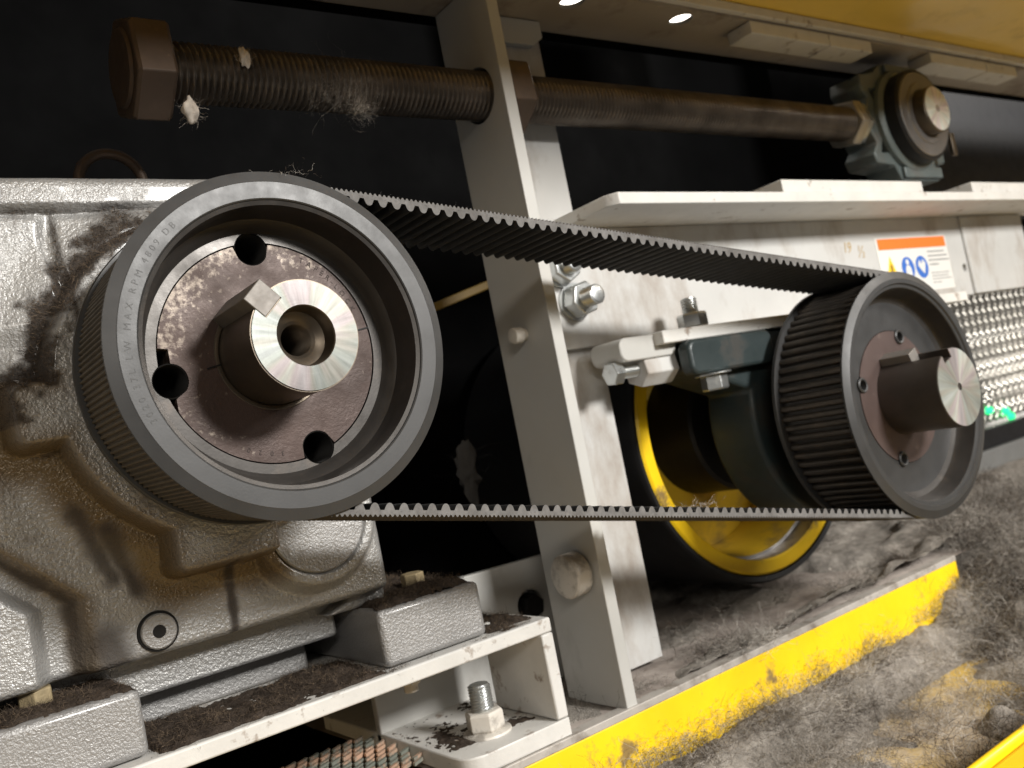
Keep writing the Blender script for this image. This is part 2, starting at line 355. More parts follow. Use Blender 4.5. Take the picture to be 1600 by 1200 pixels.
# text on an arc or on a straight line (flat glyph faces)
def glyphs(txt, size):
    out = []; x = 0
    for ch in txt:
        if ch == ' ': x += size * .45; continue
        cu = bpy.data.curves.new('g', 'FONT'); cu.body = ch; cu.size = size; cu.resolution_u = 2; cu.offset = -size * .004
        o = bpy.data.objects.new('g', cu); COL.objects.link(o); dg = bpy.context.evaluated_depsgraph_get(); me = o.evaluated_get(dg).to_mesh()
        v = [(p.co.x, p.co.y) for p in me.vertices]; f = [tuple(q.vertices) for q in me.polygons]
        wd = max([a for a, b in v]) if v else size * .3
        o.evaluated_get(dg).to_mesh_clear(); bpy.data.objects.remove(o); bpy.data.curves.remove(cu)
        out.append((x, wd, v, f)); x += wd + size * .14
    return out, x
def arc_text(name, txt, size, cx, cz, rad, a_start, a_end, y, m, parent):
    g, tot = glyphs(txt, size); mb = MB()
    for x, wd, v, f in g:
        a = R(a_start + (a_end - a_start) * (x + wd/2) / tot)
        er = (math.cos(a), math.sin(a)); et = (math.sin(a), -math.cos(a))
        mb.add([(cx + er[0]*(rad+gy) + et[0]*(gx-wd/2), y, cz + er[1]*(rad+gy) + et[1]*(gx-wd/2)) for gx, gy in v], f)
    return obj(name, mb, m, parent, smooth=0, recalc=False)
def line_text(name, txt, size, x, z, y, m, parent, slant=0, rot=0):
    g, tot = glyphs(txt, size); mb = MB(); c_, s_ = math.cos(rot), math.sin(rot)
    for gx0, wd, v, f in g: mb.add([(x + (gx0+a+slant*b)*c_ - b*s_, y, z + (gx0+a)*s_ + b*c_) for a, b in v], f)
    return obj(name, mb, m, parent, smooth=0, recalc=False)

C1 = (0.0, 0.0); C2 = (.5187, -.0936)
PW = .068            # pulley width
YB0, YB1 = .0045, .0635   # belt edges

# =================================================================== SETTING
# floor plate inside the machine, low tray in front, black wall for the unlit interior, top plate
fl = sheet('floor', .10, 1.9, .092, .62, 120, 60, lambda X, Y: -.2640 + .0016*fbm(X, Y, 40, 3, 5), DUSTF); kind(fl, 'structure')
MB_ = MB().box(-.9, 2.2, -.34, .7, -.345, -.335)
tray = obj('lower_floor', MB_, DUSTY); kind(tray, 'structure')
bw = obj('back_wall', MB().box(-1.0, 1.10, .47, .48, -.4, .75).box(1.10, 2.6, .75, .76, -.4, .8), VOID); kind(bw, 'structure')

# =================================================================== TOP FRAME
top = thing('top_frame', (.3, .12, .262), 'cream steel top frame with round holes under the yellow hood', 'frame')
hs_ = [circ(.3300, .1065, .0105), circ(.4555, .1065, .0105)]
plate('hole_plate', [(-.5, .0905), (1.9, .0905), (1.9, .1545), (-.5, .1545)], hs_, .262, .2655, 'z', PLATE, top)
obj('back_lip', MB().box(-.5, 1.9, .1548, .160, .257, .270), VOID, top, bevel=.001)
obj('edge_strip', MB().box(-.5, 1.9, .084, .0900, .2645, .273), WHITE2, top, bevel=.0008)
hd = thing('yellow_hood', (.3, -.1, .28), 'yellow sheet metal hood sloping overhead above the top frame', 'hood')
obj('hood_panel', MB().prism([(.0895, .274), (.0895, .284), (-.33, .278), (-.33, .268)], -1.0, 2.0, 'x'), YELH, hd, bevel=.001)
lf = thing('hole_backlight', (.64, .35, .385), 'added glow panel brightening the round holes of the top frame', 'lamp')
obj('glow_panel', MB().box(.47, .80, .342, .352, .3965, .455), flat('hole_glow', (1, .96, .9), .5, 2.2), lf)  # added glowing panel, there only to make the holes bright
obj('glow_shade', MB().box(.46, .81, .325, .3523, .390, .396), WHITE, lf)  # unseen shield keeping that glow off the interior below
obj('glow_back_shade', MB().box(.46, .81, .3525, .362, .39, .46), WHITE, lf)
# guide strips hanging under the plate either side of the take-up bearing
for k, (xa, xb, lab) in enumerate(((.527, .722, 'cream guide strip under the top frame nearest the tension screw'),
                                   (.8405, 1.045, 'cream guide strip under the top frame past the take-up bearing'))):
    g = thing('guide_strip', ((xa+xb)/2, .10, .262), lab, 'guide strip', 'guide strips of the take-up bearing')
    xm = xa + (xb-xa)*.62
    obj('strip', MB().box(xa, xm-.0008, .088, .115, .2495, .2615), WHITE2, g, bevel=.001)
    obj('strip', MB().box(xm+.0008, xb, .088, .115, .2490, .2615), WHITE2, g, bevel=.001)

# =================================================================== POST
px, py0, py1 = .2298, .0900, .1535
post = thing('angle_post', (.26, .12, -.262), 'upright off-white angle steel post standing behind the belt', 'post')
ysc, zsc = .1205, .1845       # tension screw axis
plate('web_plate', [(py0, -.262), (py1, -.262), (py1, .2615), (py0, .2615)], [circ(ysc, zsc, .0198, 48)], px, px+.0100, 'x', POST, post, bevel=.0006)
hl = [circ(.262, -.012, .008, 24), circ(.262, -.060, .008, 24), circ(.2755, -.2, .004, 16)]
plate('rear_leg', [(px+.0102, -.258), (.3225, -.258), (.3225, .2615), (px+.0102, .2615)], hl, .1455, .1534, 'y', WHITE, post, bevel=.0006)
obj('gusset', MB().prism([(.2402, .2612), (.3215, .2612), (.3215, .2475), (.31, .240), (.2402, .240)], .139, .1452, 'y'), POST, post, bevel=.0006)
def pin(name, r, y, z, x0, x1, lab, m, dome=.25):
    t = thing(name, (px, y, z), lab, 'pin')
    o = obj('shank', MB().lathe([(0, px-.0002), (r*.8, px-.0002), (r*.8, x1), (0, x1)][::1], y, z, 32, 'x'), m, t)
    obj('head', MB().lathe([(0, x1), (r, x1), (r, x0+r*dome*.5), (r*.93, x0+r*dome*.15), (r*.8, x0), (0, x0)], y, z, 40, 'x'), m, t)
    return t
pin('dowel_pin', .0058, .1208, .0059, px-.0115, px-.004, 'small cream pin on the post face level with the pulley shaft', CREAMB)
pin('round_head_bolt', .0155, .1120, -.1675, px-.0150, px-.002, 'large round cream bolt head low on the post face', CREAMB)

# =================================================================== TENSION SCREW
scr = thing('tension_screw', (.25, ysc, zsc), 'long brown threaded tension screw with hex head running through the post', 'screw')
obj('threaded_shank', MB().thread((ysc, zsc), .0179, .004, .7050, .004, 'x', 40, .0028, 6), OXIDE, scr, smooth=60)
obj('hex_head', MB().hexa((ysc, zsc), .0545, -.0185, .0038, 'x', R(24), .10), OXIDEH, scr, smooth=20, bevel=.0008)
obj('face_boss', MB().lathe([(0, -.0205), (.021, -.0205), (.0225, -.0188), (0, -.0188)], ysc, zsc, 36, 'x'), OXIDEH, scr)
n1 = tag(obj('hex_nut', MB().hexa((ysc, zsc), .0530, px+.0105, px+.0345, 'x', R(24), .12), OXIDEH, None, smooth=20, bevel=.0008), 'brown hex nut on the tension screw against the post', 'nut', 'nuts on the tension screw')
n2 = tag(obj('hex_nut', MB().hexa((ysc, zsc), .0440, .6925, .7070, 'x', R(12), .12), mat('dull_zinc_nut', (.36, .33, .28), .4, .6, .12, 60), None, smooth=20, bevel=.0008), 'brown hex nut at the far end of the tension screw by the bearing', 'nut', 'nuts on the tension screw')
n2b = obj('lock_face', MB().hexa((ysc, zsc), .0400, .7072, .7165, 'x', R(12), .12), ZINC, n2, smooth=20, bevel=.0006)

# =================================================================== TAKE-UP BEARING (upper right)
tb = thing('take_up_bearing', (.784, .12, .13), 'grey-green take-up bearing block with black seal at the screw end', 'bearing')
cx, cz = .784, .1845
body = [(.716, .2335), (.745, .2385), (.758, .2475), (.828, .2475), (.842, .234), (.852, .2335), (.852, .1400), (.833, .1365), (.833, .1195), (.757, .1195), (.748, .1365), (.716, .1385), (.712, .149), (.7235, .160), (.716, .172), (.716, .197), (.7235, .209), (.7125, .221)]
plate('housing', body, [[(.728, .150), (.742, .150), (.734, .165)], [(.728, .219), (.742, .219), (.734, .204)]], .104, .140, 'y', GREENL, tb, bevel=.0018)
for zz0, zz1, xx0, xx1 in ((.1215, .1335, .757, .833), (.238, .2465, .762, .826)): obj('rail_groove', MB().box(xx0, xx1, .0995, .1038, zz0, zz1), GREENL, tb, bevel=.0014)
obj('raised_ring', MB().lathe([(.056, .104), (.056, .099), (.052, .096), (.044, .096)], cx, cz, 64), GREENL, tb)
obj('seal_ring', MB().lathe([(.0500, .1035), (.0500, .0835), (.0485, .0815), (.0465, .0815), (.0465, .090), (.0, .090)], cx, cz, 64), BLK, tb)
obj('inner_race', MB().lathe([(.0460, .0905), (.0460, .0812), (.0450, .0802), (.034, .0802), (.033, .0785), (.026, .0785), (.0258, .088)], cx, cz, 64), mat('bearing_race_steel', (.22, .21, .205), .42, .6), tb)
tsh = thing('roller_shaft', (cx, .1, cz), 'bright steel shaft end poking out of the take-up bearing', 'shaft')
obj('shaft_body', MB().lathe([(0, .150), (.0250, .150), (.0250, .0675), (.0235, .0661)], cx, cz, 64), SHAFT, tsh)
obj('end_face', MB().lathe([(.0235, .0660), (.004, .0660), (.0035, .070), (0, .070)], cx, cz, 64), radial_metal('shaft_end_far', cx, cz, .9, .35, 5.0, .15), tsh)
obj('collar_tab', MB().box(.826, .834, .079, .084, .140, .165), SHAFT, tb, bevel=.001)
# lower guide strip the bearing slides on
for xa, xb, lab in ((.5085, .742, 'white guide strip on the channel beam before the take-up bearing'), (.846, 1.3, 'white guide strip on the channel beam beyond the take-up bearing')):
    g = tag(obj('lower_guide_strip', MB().box(xa, xb, .078, .112, .0976, .1095), WHITE2, None, bevel=.0008), lab, 'guide strip', 'guide strips on the channel beam')

# =================================================================== CHANNEL BEAM
ch = thing('channel_beam', (.66, .11, 0), 'grimy white channel beam with a warning sticker bolted to the post', 'beam')
wy = .1375
plate('web', [(.268, -.0075), (1.075, -.0075), (1.075, .0878), (.268, .0878)], [circ(.9129, .0255, .0048, 20)], wy, wy+.0079, 'y', WHITE, ch, bevel=.0008)
plate('top_flange', [(.305, .0745), (1.6, .0745), (1.6, .145), (.299, .145), (.299, .084)], [], .0880, .0972, 'z', WHITE2, ch, bevel=.0008)
obj('bottom_flange', MB().box(.3330, .80, .086, wy-.0003, -.0178, -.0077), WHITE2, ch, bevel=.001)
obj('end_plate', MB().box(.920, 1.075, wy-.0035, wy-.0003, -.0070, .0870), WHITE, ch, bevel=.0008)
line_text('handwriting', '19', .0165, .672, .0535, wy-.0004, flat('ochre_marker', (.42, .28, .10), .7), ch, .15, R(-4))
line_text('handwriting', '½', .0185, .696, .0475, wy-.0004, MATS['ochre_marker'], ch, .15, R(-4))
# warning sticker
st = thing('warning_sticker', (.807, wy, .035), 'white warning sticker with orange header and blue symbols on the beam', 'sticker')
sy = wy - .0005
obj('paper', MB().prism(rrect(.733, .8805, .0035, .0665, .002), sy, wy-.0001, 'y'), flat('sticker_white', (.66, .65, .62), .65), st)
obj('orange_header', MB().box(.737, .878, sy-.0002, sy, .0530, .0650), flat('sticker_orange', (.80, .17, .02), .65), st)
obj('warning_triangle', MB().prism([(.7405, .0155), (.7690, .0155), (.7548, .0455)], sy-.0002, sy, 'y'), flat('sticker_yellow', (.85, .55, .02), .65), st)
obj('triangle_mark', MB().prism([(.7535, .0215), (.7565, .0215), (.7572, .0360), (.7528, .0360)], sy-.0004, sy-.0002, 'y'), flat('sticker_brown', (.25, .15, .02), .5), st)
for k, xx in enumerate((.7880, .8170)):
    dsc = obj('blue_symbol', MB().lathe([(0, sy), (.0128, sy), (.0128, sy-.0002), (0, sy-.0002)], xx, .0310, 40), flat('sticker_blue', (.03, .13, .48), .65), st)
    if k == 0:
        obj('white_figure', MB().prism([(xx-.006, .0195), (xx+.006, .0195), (xx+.0055, .0300), (xx+.003, .0340), (xx-.003, .0340), (xx-.0055, .0300)], sy-.0004, sy-.0002, 'y').lathe([(0, sy-.0002), (.0032, sy-.0002), (.0032, sy-.0004), (0, sy-.0004)], xx, .0378, 16), flat('sticker_white', (.78, .77, .74)), dsc)
    else:
        obj('white_figure', MB().prism([(xx-.008, .0330), (xx-.002, .0270), (xx+.003, .0230), (xx+.008, .0350), (xx+.003, .0400), (xx, .0345), (xx-.004, .0395)], sy-.0004, sy-.0002, 'y'), MATS['sticker_white'], dsc)
pr = MB()
for k, (zz, l) in enumerate(((.0470, .036), (.0420, .041), (.0370, .044), (.0320, .020), (.0225, .040), (.0190, .036), (.0155, .042), (.0115, .018))):
    x = .8345
    while x < .8345 + l:
        ww = random.uniform(.0022, .0065); pr.box(x, min(x+ww, .8345+l), sy-.0002, sy, zz, zz+(.0018 if k < 4 else .0011)); x += ww + .0012
obj('small_print', pr, flat('sticker_grey', (.22, .22, .23), .5), st)

def stud(name, c, axis, af, nut0, nut1, tip, r, lab, m=ZINC, rot=.3, washer=None, cat='bolt', group=None):
    """nut on a threaded stud; tip beyond the nut"""
    ax = 'xyz'.index(axis); loc = [0, 0, 0]; others = [i for i in range(3) if i != ax]
    loc[others[0]], loc[others[1]] = c; loc[ax] = nut0
    t = thing(name, tuple(loc), lab, cat, group)
    if washer:
        obj('washer', MB().lathe([(r, washer[0]), (washer[2], washer[0]), (washer[2], washer[1]), (r, washer[1])], c[0], c[1], 40, axis, True), m, t)
    obj('nut', MB().hexa(c, af, nut0, nut1, axis, rot, .14), m, t, smooth=20, bevel=.0005)
    a, b = (nut1, tip) if tip > nut1 else (tip, nut1)
    obj('thread', MB().thread(c, r, a, b, .0019, axis, 28, .0009, 6), m, t, smooth=60)
    e = .0012 if tip > nut1 else -.0012
    obj('stud_tip', MB().lathe([(r-.0012, tip-e*.2), (r-.0014, tip+e*.6), (r*.6, tip+e), (0, tip+e)], c[0], c[1], 28, axis), m, t)
    return t
stud('beam_stud', (.2965, .0290), 'y', .0245, wy-.0028, wy-.0160, wy-.0290, .0078, 'large zinc nut and stud joining the beam to the post', rot=.25, washer=(wy-.0026, wy-.0002, .0150), group='bolts on the channel beam')
stud('beam_stud', (.2855, .0560), 'y', .0245, wy-.0028, wy-.0150, wy-.0230, .0078, 'zinc nut half hidden behind the belt edge by the post', rot=.5, washer=(wy-.0026, wy-.0002, .0150), group='bolts on the channel beam')
stud('flange_stud', (.3900, .1050), 'z', .0215, -.0074, .0052, .0170, .0070, 'upright zinc stud and nut on the beam lower flange', rot=.15, group='bolts on the channel beam')

# clip with jack screw under the beam
cl = thing('screw_clip', (.325, .11, -.02), 'off-white clamp bracket with a jack screw hanging under the beam', 'bracket')
obj('clip_plate', MB().prism(rrect(.2960, .3560, -.0265, -.0085, .007), .096, .130, 'y'), POST, cl, bevel=.0012)
obj('nut_block', MB().hexa((.110, -.0330), .0250, .3210, .3560, 'x', R(20), .08), WHITE, cl, smooth=20, bevel=.0008)
js = thing('jack_screw', (.33, .11, -.033), 'zinc hex jack screw threaded through the clamp bracket', 'screw')
obj('screw_head', MB().hexa((.110, -.0330), .0165, .2935, .3030, 'x', R(5), .12), ZINC, js, smooth=20, bevel=.0005)
obj('screw_thread', MB().thread((.110, -.0330), .0052, .3030, .3210, .0015, 'x', 24, .0008), ZINC, js, smooth=60)
obj('screw_tail', MB().thread((.110, -.0330), .0052, .3560, .3750, .0015, 'x', 24, .0008), ZINC, js, smooth=60)

# =================================================================== PILLOW BLOCK
pb = thing('pillow_block', (.5187, .115, -.018), 'dark green pillow block bearing hung under the beam behind the pulley', 'bearing')
pts = [(.362, -.0182), (.676, -.0182), (.676, -.040), (.662, -.044)]
pts += [(C2[0] + .094*math.cos(R(a)), C2[1] + .094*math.sin(R(a))) for a in range(18, -199, -6)]
pts += [(.378, -.046), (.362, -.040)]
obj('housing', MB().prism(pts, .092, .142, 'y'), GREEN, pb, bevel=.004, seg=3)
obj('foot_flange', MB().prism(rrect(.350, .452, -.0460, -.0182, .008), .0785, .0918, 'y'), GREEN, pb, bevel=.003, seg=3)
obj('bearing_ring', MB().lathe([(.066, .0918), (.066, .0840), (.061, .0800), (.045, .0790), (.036, .083)], C2[0], C2[1], 72), GREEN, pb)
bb = tag(obj('hex_bolt', MB().hexa((.3805, .0870), .0185, -.0478, -.0600, 'z', R(10), .12).lathe([(.0, -.0462), (.0145, -.0462), (.0145, -.0479), (0, -.0479)], .3805, .0870, 32, 'z'), ZINC, None, smooth=20, bevel=.0005), 'zinc hex bolt head under the pillow block foot', 'bolt', 'bolts on the channel beam')

# =================================================================== YELLOW DRUM
dr = thing('yellow_drum', (C2[0], .3, C2[1]), 'yellow flanged drum with black rubber rim behind the driven pulley', 'drum')
obj('rubber_cover', MB().lathe([(.1458, .182), (.1470, .176), (.1510, .175), (.1535, .179), (.1535, .44), (.13, .44)], C2[0], C2[1], 120), BLK, dr)
obj('rim_flange', MB().lathe([(.1455, .30), (.1455, .1775), (.1435, .1758), (.1330, .1758), (.1315, .1775)], C2[0], C2[1], 120), YEL, dr)
obj('lip_wall', MB().lathe([(.1315, .1776), (.1315, .1960), (.1285, .1965)], C2[0], C2[1], 120), mat('worn_lip_metal', (.30, .29, .28), .35, .7, .2, 40, dirt=.5, ds=60), dr)
obj('barrel', MB().lathe([(.1285, .1966), (.1265, .200), (.1210, .262)], C2[0], C2[1], 120), YELD, dr)
obj('void_hub', MB().lathe([(.030, .190), (.062, .190), (.065, .193), (.066, .25)], C2[0], C2[1], 96), BLK, dr)  # black cylinder added for the dark void inside the drum
obj('web_disc', MB().lathe([(.1209, .258), (.060, .246), (.055, .215), (.030, .215)], C2[0], C2[1], 96), YELD, dr)

# =================================================================== PULLEYS, SHAFTS
def hole_lathe(cx, cz, r, y0, y1):
    n = int((y1-y0)/.0005); prof = []
    for i in range(n):
        prof.append((r - (.0006 if i % 3 == 0 else 0), y0 + (y1-y0)*i/n))
    prof.append((0, y1)); return MB().lathe(prof, cx, cz, 36)
def ring_plate(name, cx, cz, ro, holes, y0, y1, m, parent, ri=None, seg=120):
    return plate(name, circ(cx, cz, ro, seg), holes + ([circ(cx, cz, ri, 72)] if ri else []), y0, y1, 'y', m, parent, smooth=30)

# --- driving pulley (near)
p1 = thing('drive_pulley', (0, PW/2, 0), 'large dark steel toothed pulley with rusty brown bushing nearest the camera', 'pulley', 'belt pulleys')
RF1, r1 = .0825, .0771
obj('front_flange', MB().lathe([(r1-.006, .0043), (RF1-.0006, .0043), (RF1, .0037), (RF1, .0020), (.0773, .0002), (.0770, 0), (.0692, 0), (.0686, .0005), (.0683, .0012)], 0, 0, 160), STEEL, p1, smooth=12)
obj('recess_wall', MB().lathe([(.0683, .0012), (.0664, .0020), (.0664, .0150), (.0650, .0200), (.0618, .0228), (.0612, .0240), (.0595, .0262)], 0, 0, 160), STEEL2, p1, smooth=30)
hol = [(.0518, 91.5), (.0510, -170.8), (.0518, -73.5)]; HC = [(r*math.cos(R(a)), r*math.sin(R(a))) for r, a in hol]
def arc_cut(ro, ri):
    """outline of radius ro with half-moon cuts where the screw holes break it"""
    out = []
    for i in range(240):
        a = 2*PI*i/240; x, z = ro*math.cos(a), ro*math.sin(a); out.append((x, z))
    return out
RH = .0083
def outline_with_bites(ro, centres, rh, n=360, inside=True, o=(0, 0)):
    """ring outline that follows the hole arcs where a hole crosses it (inside=True: the disc inside loses the bites)"""
    out = []; centres = [(c[0]-o[0], c[1]-o[1]) for c in centres]
    for i in range(n):
        a = 2*PI*i/n; p = (ro*math.cos(a), ro*math.sin(a)); hit = None
        for c in centres:
            if math.hypot(p[0]-c[0], p[1]-c[1]) < rh: hit = c
        if hit is None: out.append(p)
        else:
            d = math.atan2(hit[1], hit[0]); da = (a - d + PI) % (2*PI) - PI; dist = math.hypot(*hit)
            disc = rh*rh - (dist*math.sin(da))**2
            rr = dist*math.cos(da) + (-1 if inside else 1) * math.sqrt(max(disc, 0)); out.append((rr*math.cos(a), rr*math.sin(a)))
    return [(x+o[0], z+o[1]) for x, z in out]
plate('web_face', circ(0, 0, .0600, 160), [outline_with_bites(.0548, HC, RH, inside=False)], .0262, .034, 'y', STEEL2, p1, smooth=30)
obj('tooth_rim', MB().lathe([(.0745, .0044), (.0745, PW-.0044)], 0, 0, 120), STEEL, p1)
obj('rear_flange', MB().lathe([(.060, PW), (RF1-.001, PW), (RF1, PW-.001), (RF1, PW-.0036), (RF1-.0006, PW-.0043), (.070, PW-.0043)], 0, 0, 160), STEEL, p1, smooth=30)
LET = flat('stamped_letter', (.042, .041, .040), .55)
LETB = flat('stamped_letter_rust', (.030, .020, .017), .8)
arc_text('stamped_lettering', '3020 37L LW MAX RPM 4809 DB', .0042, 0, 0, .0716, 203, 127, -.00012, LET, p1)
bsh = ring_plate  # taper bushing
bu = obj('taper_bushing', MB(), BUSH, p1); bpy.data.objects.remove(bu)
gap = outline_with_bites(.0541, HC, RH)
# flat chord on the left edge of the bushing, where a dark gap shows
g2 = []
for x, z in gap:
    a = math.degrees(math.atan2(z, x)) % 360
    if 172 < a < 218: x = max(x, -.0490 - .0)
    g2.append((x, z))
slitA = [(.030, .0040), (.0538, .0076), (.0538, .0070), (.030, .0034)]
bush = plate('taper_bushing', g2, [circ(0, 0, .0263, 72)], .0265, .05, 'y', BUSH, p1, bevel=0, smooth=30)
obj('bushing_chamfer', MB().lathe([(.0263, .0264), (.0268, .0261), (.0282, .0261), (.0285, .0264)], 0, 0, 72), SHAFT, bush)
obj('bushing_slit', MB().prism([(.0262, .0036), (.0540, .0078), (.0540, .0070), (.0262, .0030)], .0260, .0266, 'y').prism([(-.0328, -.0050), (-.0262, -.0037), (-.0262, -.0029), (-.0328, -.0042)], .0258, .0266, 'y'), BLACKHOLE, bush)
arc_text('stamped_lettering', 'TAPER-LOCK', .0040, 0, 0, .0494, 64, 18, .0263, LETB, bush)
arc_text('stamped_lettering', '3020', .0034, 0, 0, .0485, -92, -118, .0263, LETB, bush)
for c in HC: obj('screw_hole', hole_lathe(c[0], c[1], RH, .0268, .075), BLACKHOLE, p1)
obj('bushing_gap', MB().lathe([(.0600, .0345), (.0600, .0505), (.020, .0505)], 0, 0, 96), BLACKHOLE, p1)

# --- drive shaft with key
ds_ = thing('drive_shaft', (0, .02, 0), 'bright drilled steel shaft end poking through the near pulley', 'shaft', 'pulley shafts')
RS = .0260; YS = -.0160
kc = (-.0176, .0184); ks = .0062
def notch_outline(R0, ang, half, depth, n=120):
    out = []; a0 = math.asin(half/R0)
    ds = R0*math.cos(a0)-depth
    for i in range(n+1):
        a = ang + a0 + (2*PI-2*a0)*i/n; out.append((R0*math.cos(a), R0*math.sin(a)))
    u = (math.cos(ang), math.sin(ang)); t = (-math.sin(ang), math.cos(ang))
    out.append((u[0]*ds - t[0]*half, u[1]*ds - t[1]*half)); out.append((u[0]*ds + t[0]*half, u[1]*ds + t[1]*half))
    return out
ka = math.atan2(kc[1], kc[0])
kd = math.hypot(*kc)
dep = RS*math.cos(math.asin(.00625/RS)) - (kd - .0062)
no = notch_outline(RS, ka, .00625, dep)
plate('shaft_body', no, [circ(0, 0, .0140, 60)], YS+.0007, .06, 'y', SHAFT, ds_, smooth=30)
no2 = [(x*(1-.0006/RS), z*(1-.0006/RS)) for x, z in no]
plate('end_face', no2, [circ(0, 0, .0142, 60)], YS, YS+.0006, 'y', radial_metal('shaft_end_bright', 0, 0, .20, .42, 9.0), ds_, smooth=30)
obj('centre_bore', MB().lathe([(.0142, YS+.0001), (.0137, YS+.0008), (.0129, YS+.0095), (.0092, YS+.0110), (.0086, YS+.0115)], 0, 0, 64), SHAFT, ds_, smooth=30)
tp = []
for i in range(60): tp.append((.0086 - (.0011 if i % 2 else 0), YS+.0115+.0009*i))
tp.append((0, YS+.0660))
obj('tapped_hole', MB().lathe(tp, 0, 0, 40), SHAFT, ds_, smooth=30)
kb = MB().box(-ks, ks, YS-.0004, .030, -ks, ks)
kb.v = [(kc[0] + x*math.cos(ka) - z*math.sin(ka), y, kc[1] + x*math.sin(ka) + z*math.cos(ka)) for x, y, z in kb.v]
ky = obj('shaft_key', kb, KEYM, ds_, bevel=.0004)

# --- driven pulley (far)
p2 = thing('driven_pulley', (C2[0], PW/2, C2[1]), 'dark ribbed toothed pulley with long shaft on the far belt end', 'pulley', 'belt pulleys')
RF2, r2 = .0999, .0963
obj('front_flange', MB().lathe([(r2-.006, .0043), (RF2-.0006, .0043), (RF2, .0037), (RF2, .0022), (.0940, .0002), (.0936, 0), (.0900, 0), (.0890, .0016), (.0868, .0018), (.0862, .0026)], C2[0], C2[1], 160), STEEL, p2, smooth=14)
obj('recess_wall', MB().lathe([(.0862, .0026), (.0858, .004), (.0850, .0135), (.0825, .0175), (.0780, .0190)], C2[0], C2[1], 160), STEEL2, p2, smooth=30)
H2 = [(.0506, 70.4), (.0518, -106.8), (.0512, 163.0)]; HC2 = [(C2[0]+r*math.cos(R(a)), C2[1]+r*math.sin(R(a))) for r, a in H2]
plate('web_face', circ(C2[0], C2[1], .0782, 140), [outline_with_bites(.0546, HC2, .0064, 360, False, C2)], .0190, .030, 'y', STEEL, p2, smooth=30)
b2 = plate('taper_bushing', outline_with_bites(.0541, HC2, .0064, 360, True, C2), [circ(*C2, .0312, 72)], .0185, .045, 'y', BUSH2, p2, smooth=30)
for r, a in H2:
    hx, hz = C2[0]+r*math.cos(R(a)), C2[1]+r*math.sin(R(a))
    sc_ = obj('set_screw', MB().lathe([(.0061, .0260), (.0061, .0175), (.0052, .0168), (.0040, .0172), (.0034, .0230), (0, .0235)], hx, hz, 28), STEEL, p2)
obj('bushing_gap', MB().lathe([(.060, .0305), (.02, .0305)], C2[0], C2[1], 72), BLACKHOLE, p2)
obj('tooth_rim', MB().lathe([(.0925, .0044), (.0925, PW-.0044)], C2[0], C2[1], 152), mat('dark_rim_steel', (.035, .032, .030), .45, .5), p2)
obj('rear_flange', MB().lathe([(.060, PW), (RF2-.001, PW), (RF2, PW-.001), (RF2, PW-.0036), (RF2-.0006, PW-.0043), (.088, PW-.0043)], C2[0], C2[1], 160), STEEL, p2, smooth=30)
NT2 = 76
tm = MB().prism([(-.0026, -.0040), (.0026, -.0040), (.0023, -.0012), (.0015, -.0002), (.0006, 0), (-.0006, 0), (-.0015, -.0002), (-.0023, -.0012)], -PW/2+.0045, PW/2-.0045, 'y')
TSM = mat('worn_tooth_steel', (.062, .054, .047), .42, .6, .1, 30, wear=.5, wcol=(.17, .135, .10), ws=50, wth=(.5, .75))
t0 = None
for i in range(NT2):
    a = 2*PI*i/NT2
    if t0 is None:
        t0 = obj('tooth', tm, TSM, None, smooth=50); t = t0; t.parent = p2
    else: t = link_copy(t0, p2)
    t.location = ((r2)*math.cos(a), 0, (r2)*math.sin(a)); t.rotation_euler = (0, PI/2 - a, 0)

s2 = thing('driven_shaft', (C2[0], .02, C2[1]), 'long dark steel shaft with keyway slot in the far pulley', 'shaft', 'pulley shafts')
ka2 = R(111); no = [(C2[0]+x, C2[1]+z) for x, z in notch_outline(.0310, ka2, .0062, .0068)]
plate('shaft_body', no, [], -.0313, .30, 'y', mat('oiled_dark_shaft', (.105, .090, .080), .38, .7, .12, 40), s2, smooth=30)
no2 = [(C2[0]+(x-C2[0])*.982, C2[1]+(z-C2[1])*.982) for x, z in no]
plate('end_face', no2, [circ(*C2, .0030, 20)], -.0320, -.0314, 'y', radial_metal('shaft_end_mid', *C2, .50, .42, 4.0), s2, smooth=30)
obj('centre_drill', MB().lathe([(.0030, -.0319), (.0016, -.0285), (0, -.0285)], *C2, 20), BLACKHOLE, s2)
kb = MB().box(-.0045, .0072, -.0075, .030, -.0060, .0060)
kd2 = .0295
kb.v = [(C2[0] + kd2*math.cos(ka2) + x*math.cos(ka2) - z*math.sin(ka2), y, C2[1] + kd2*math.sin(ka2) + x*math.sin(ka2) + z*math.cos(ka2)) for x, y, z in kb.v]
obj('shaft_key', kb, KEYM, s2, bevel=.0005)

# =================================================================== TIMING BELT
bt_ = thing('timing_belt', (.26, .034, -.05), 'black toothed timing belt with ribbed back running round both pulleys', 'belt')
dx, dz = C2[0]-C1[0], C2[1]-C1[1]; L = math.hypot(dx, dz); th = math.atan2(dz, dx); be = math.asin((r2-r1)/L); Ls = L*math.cos(be)
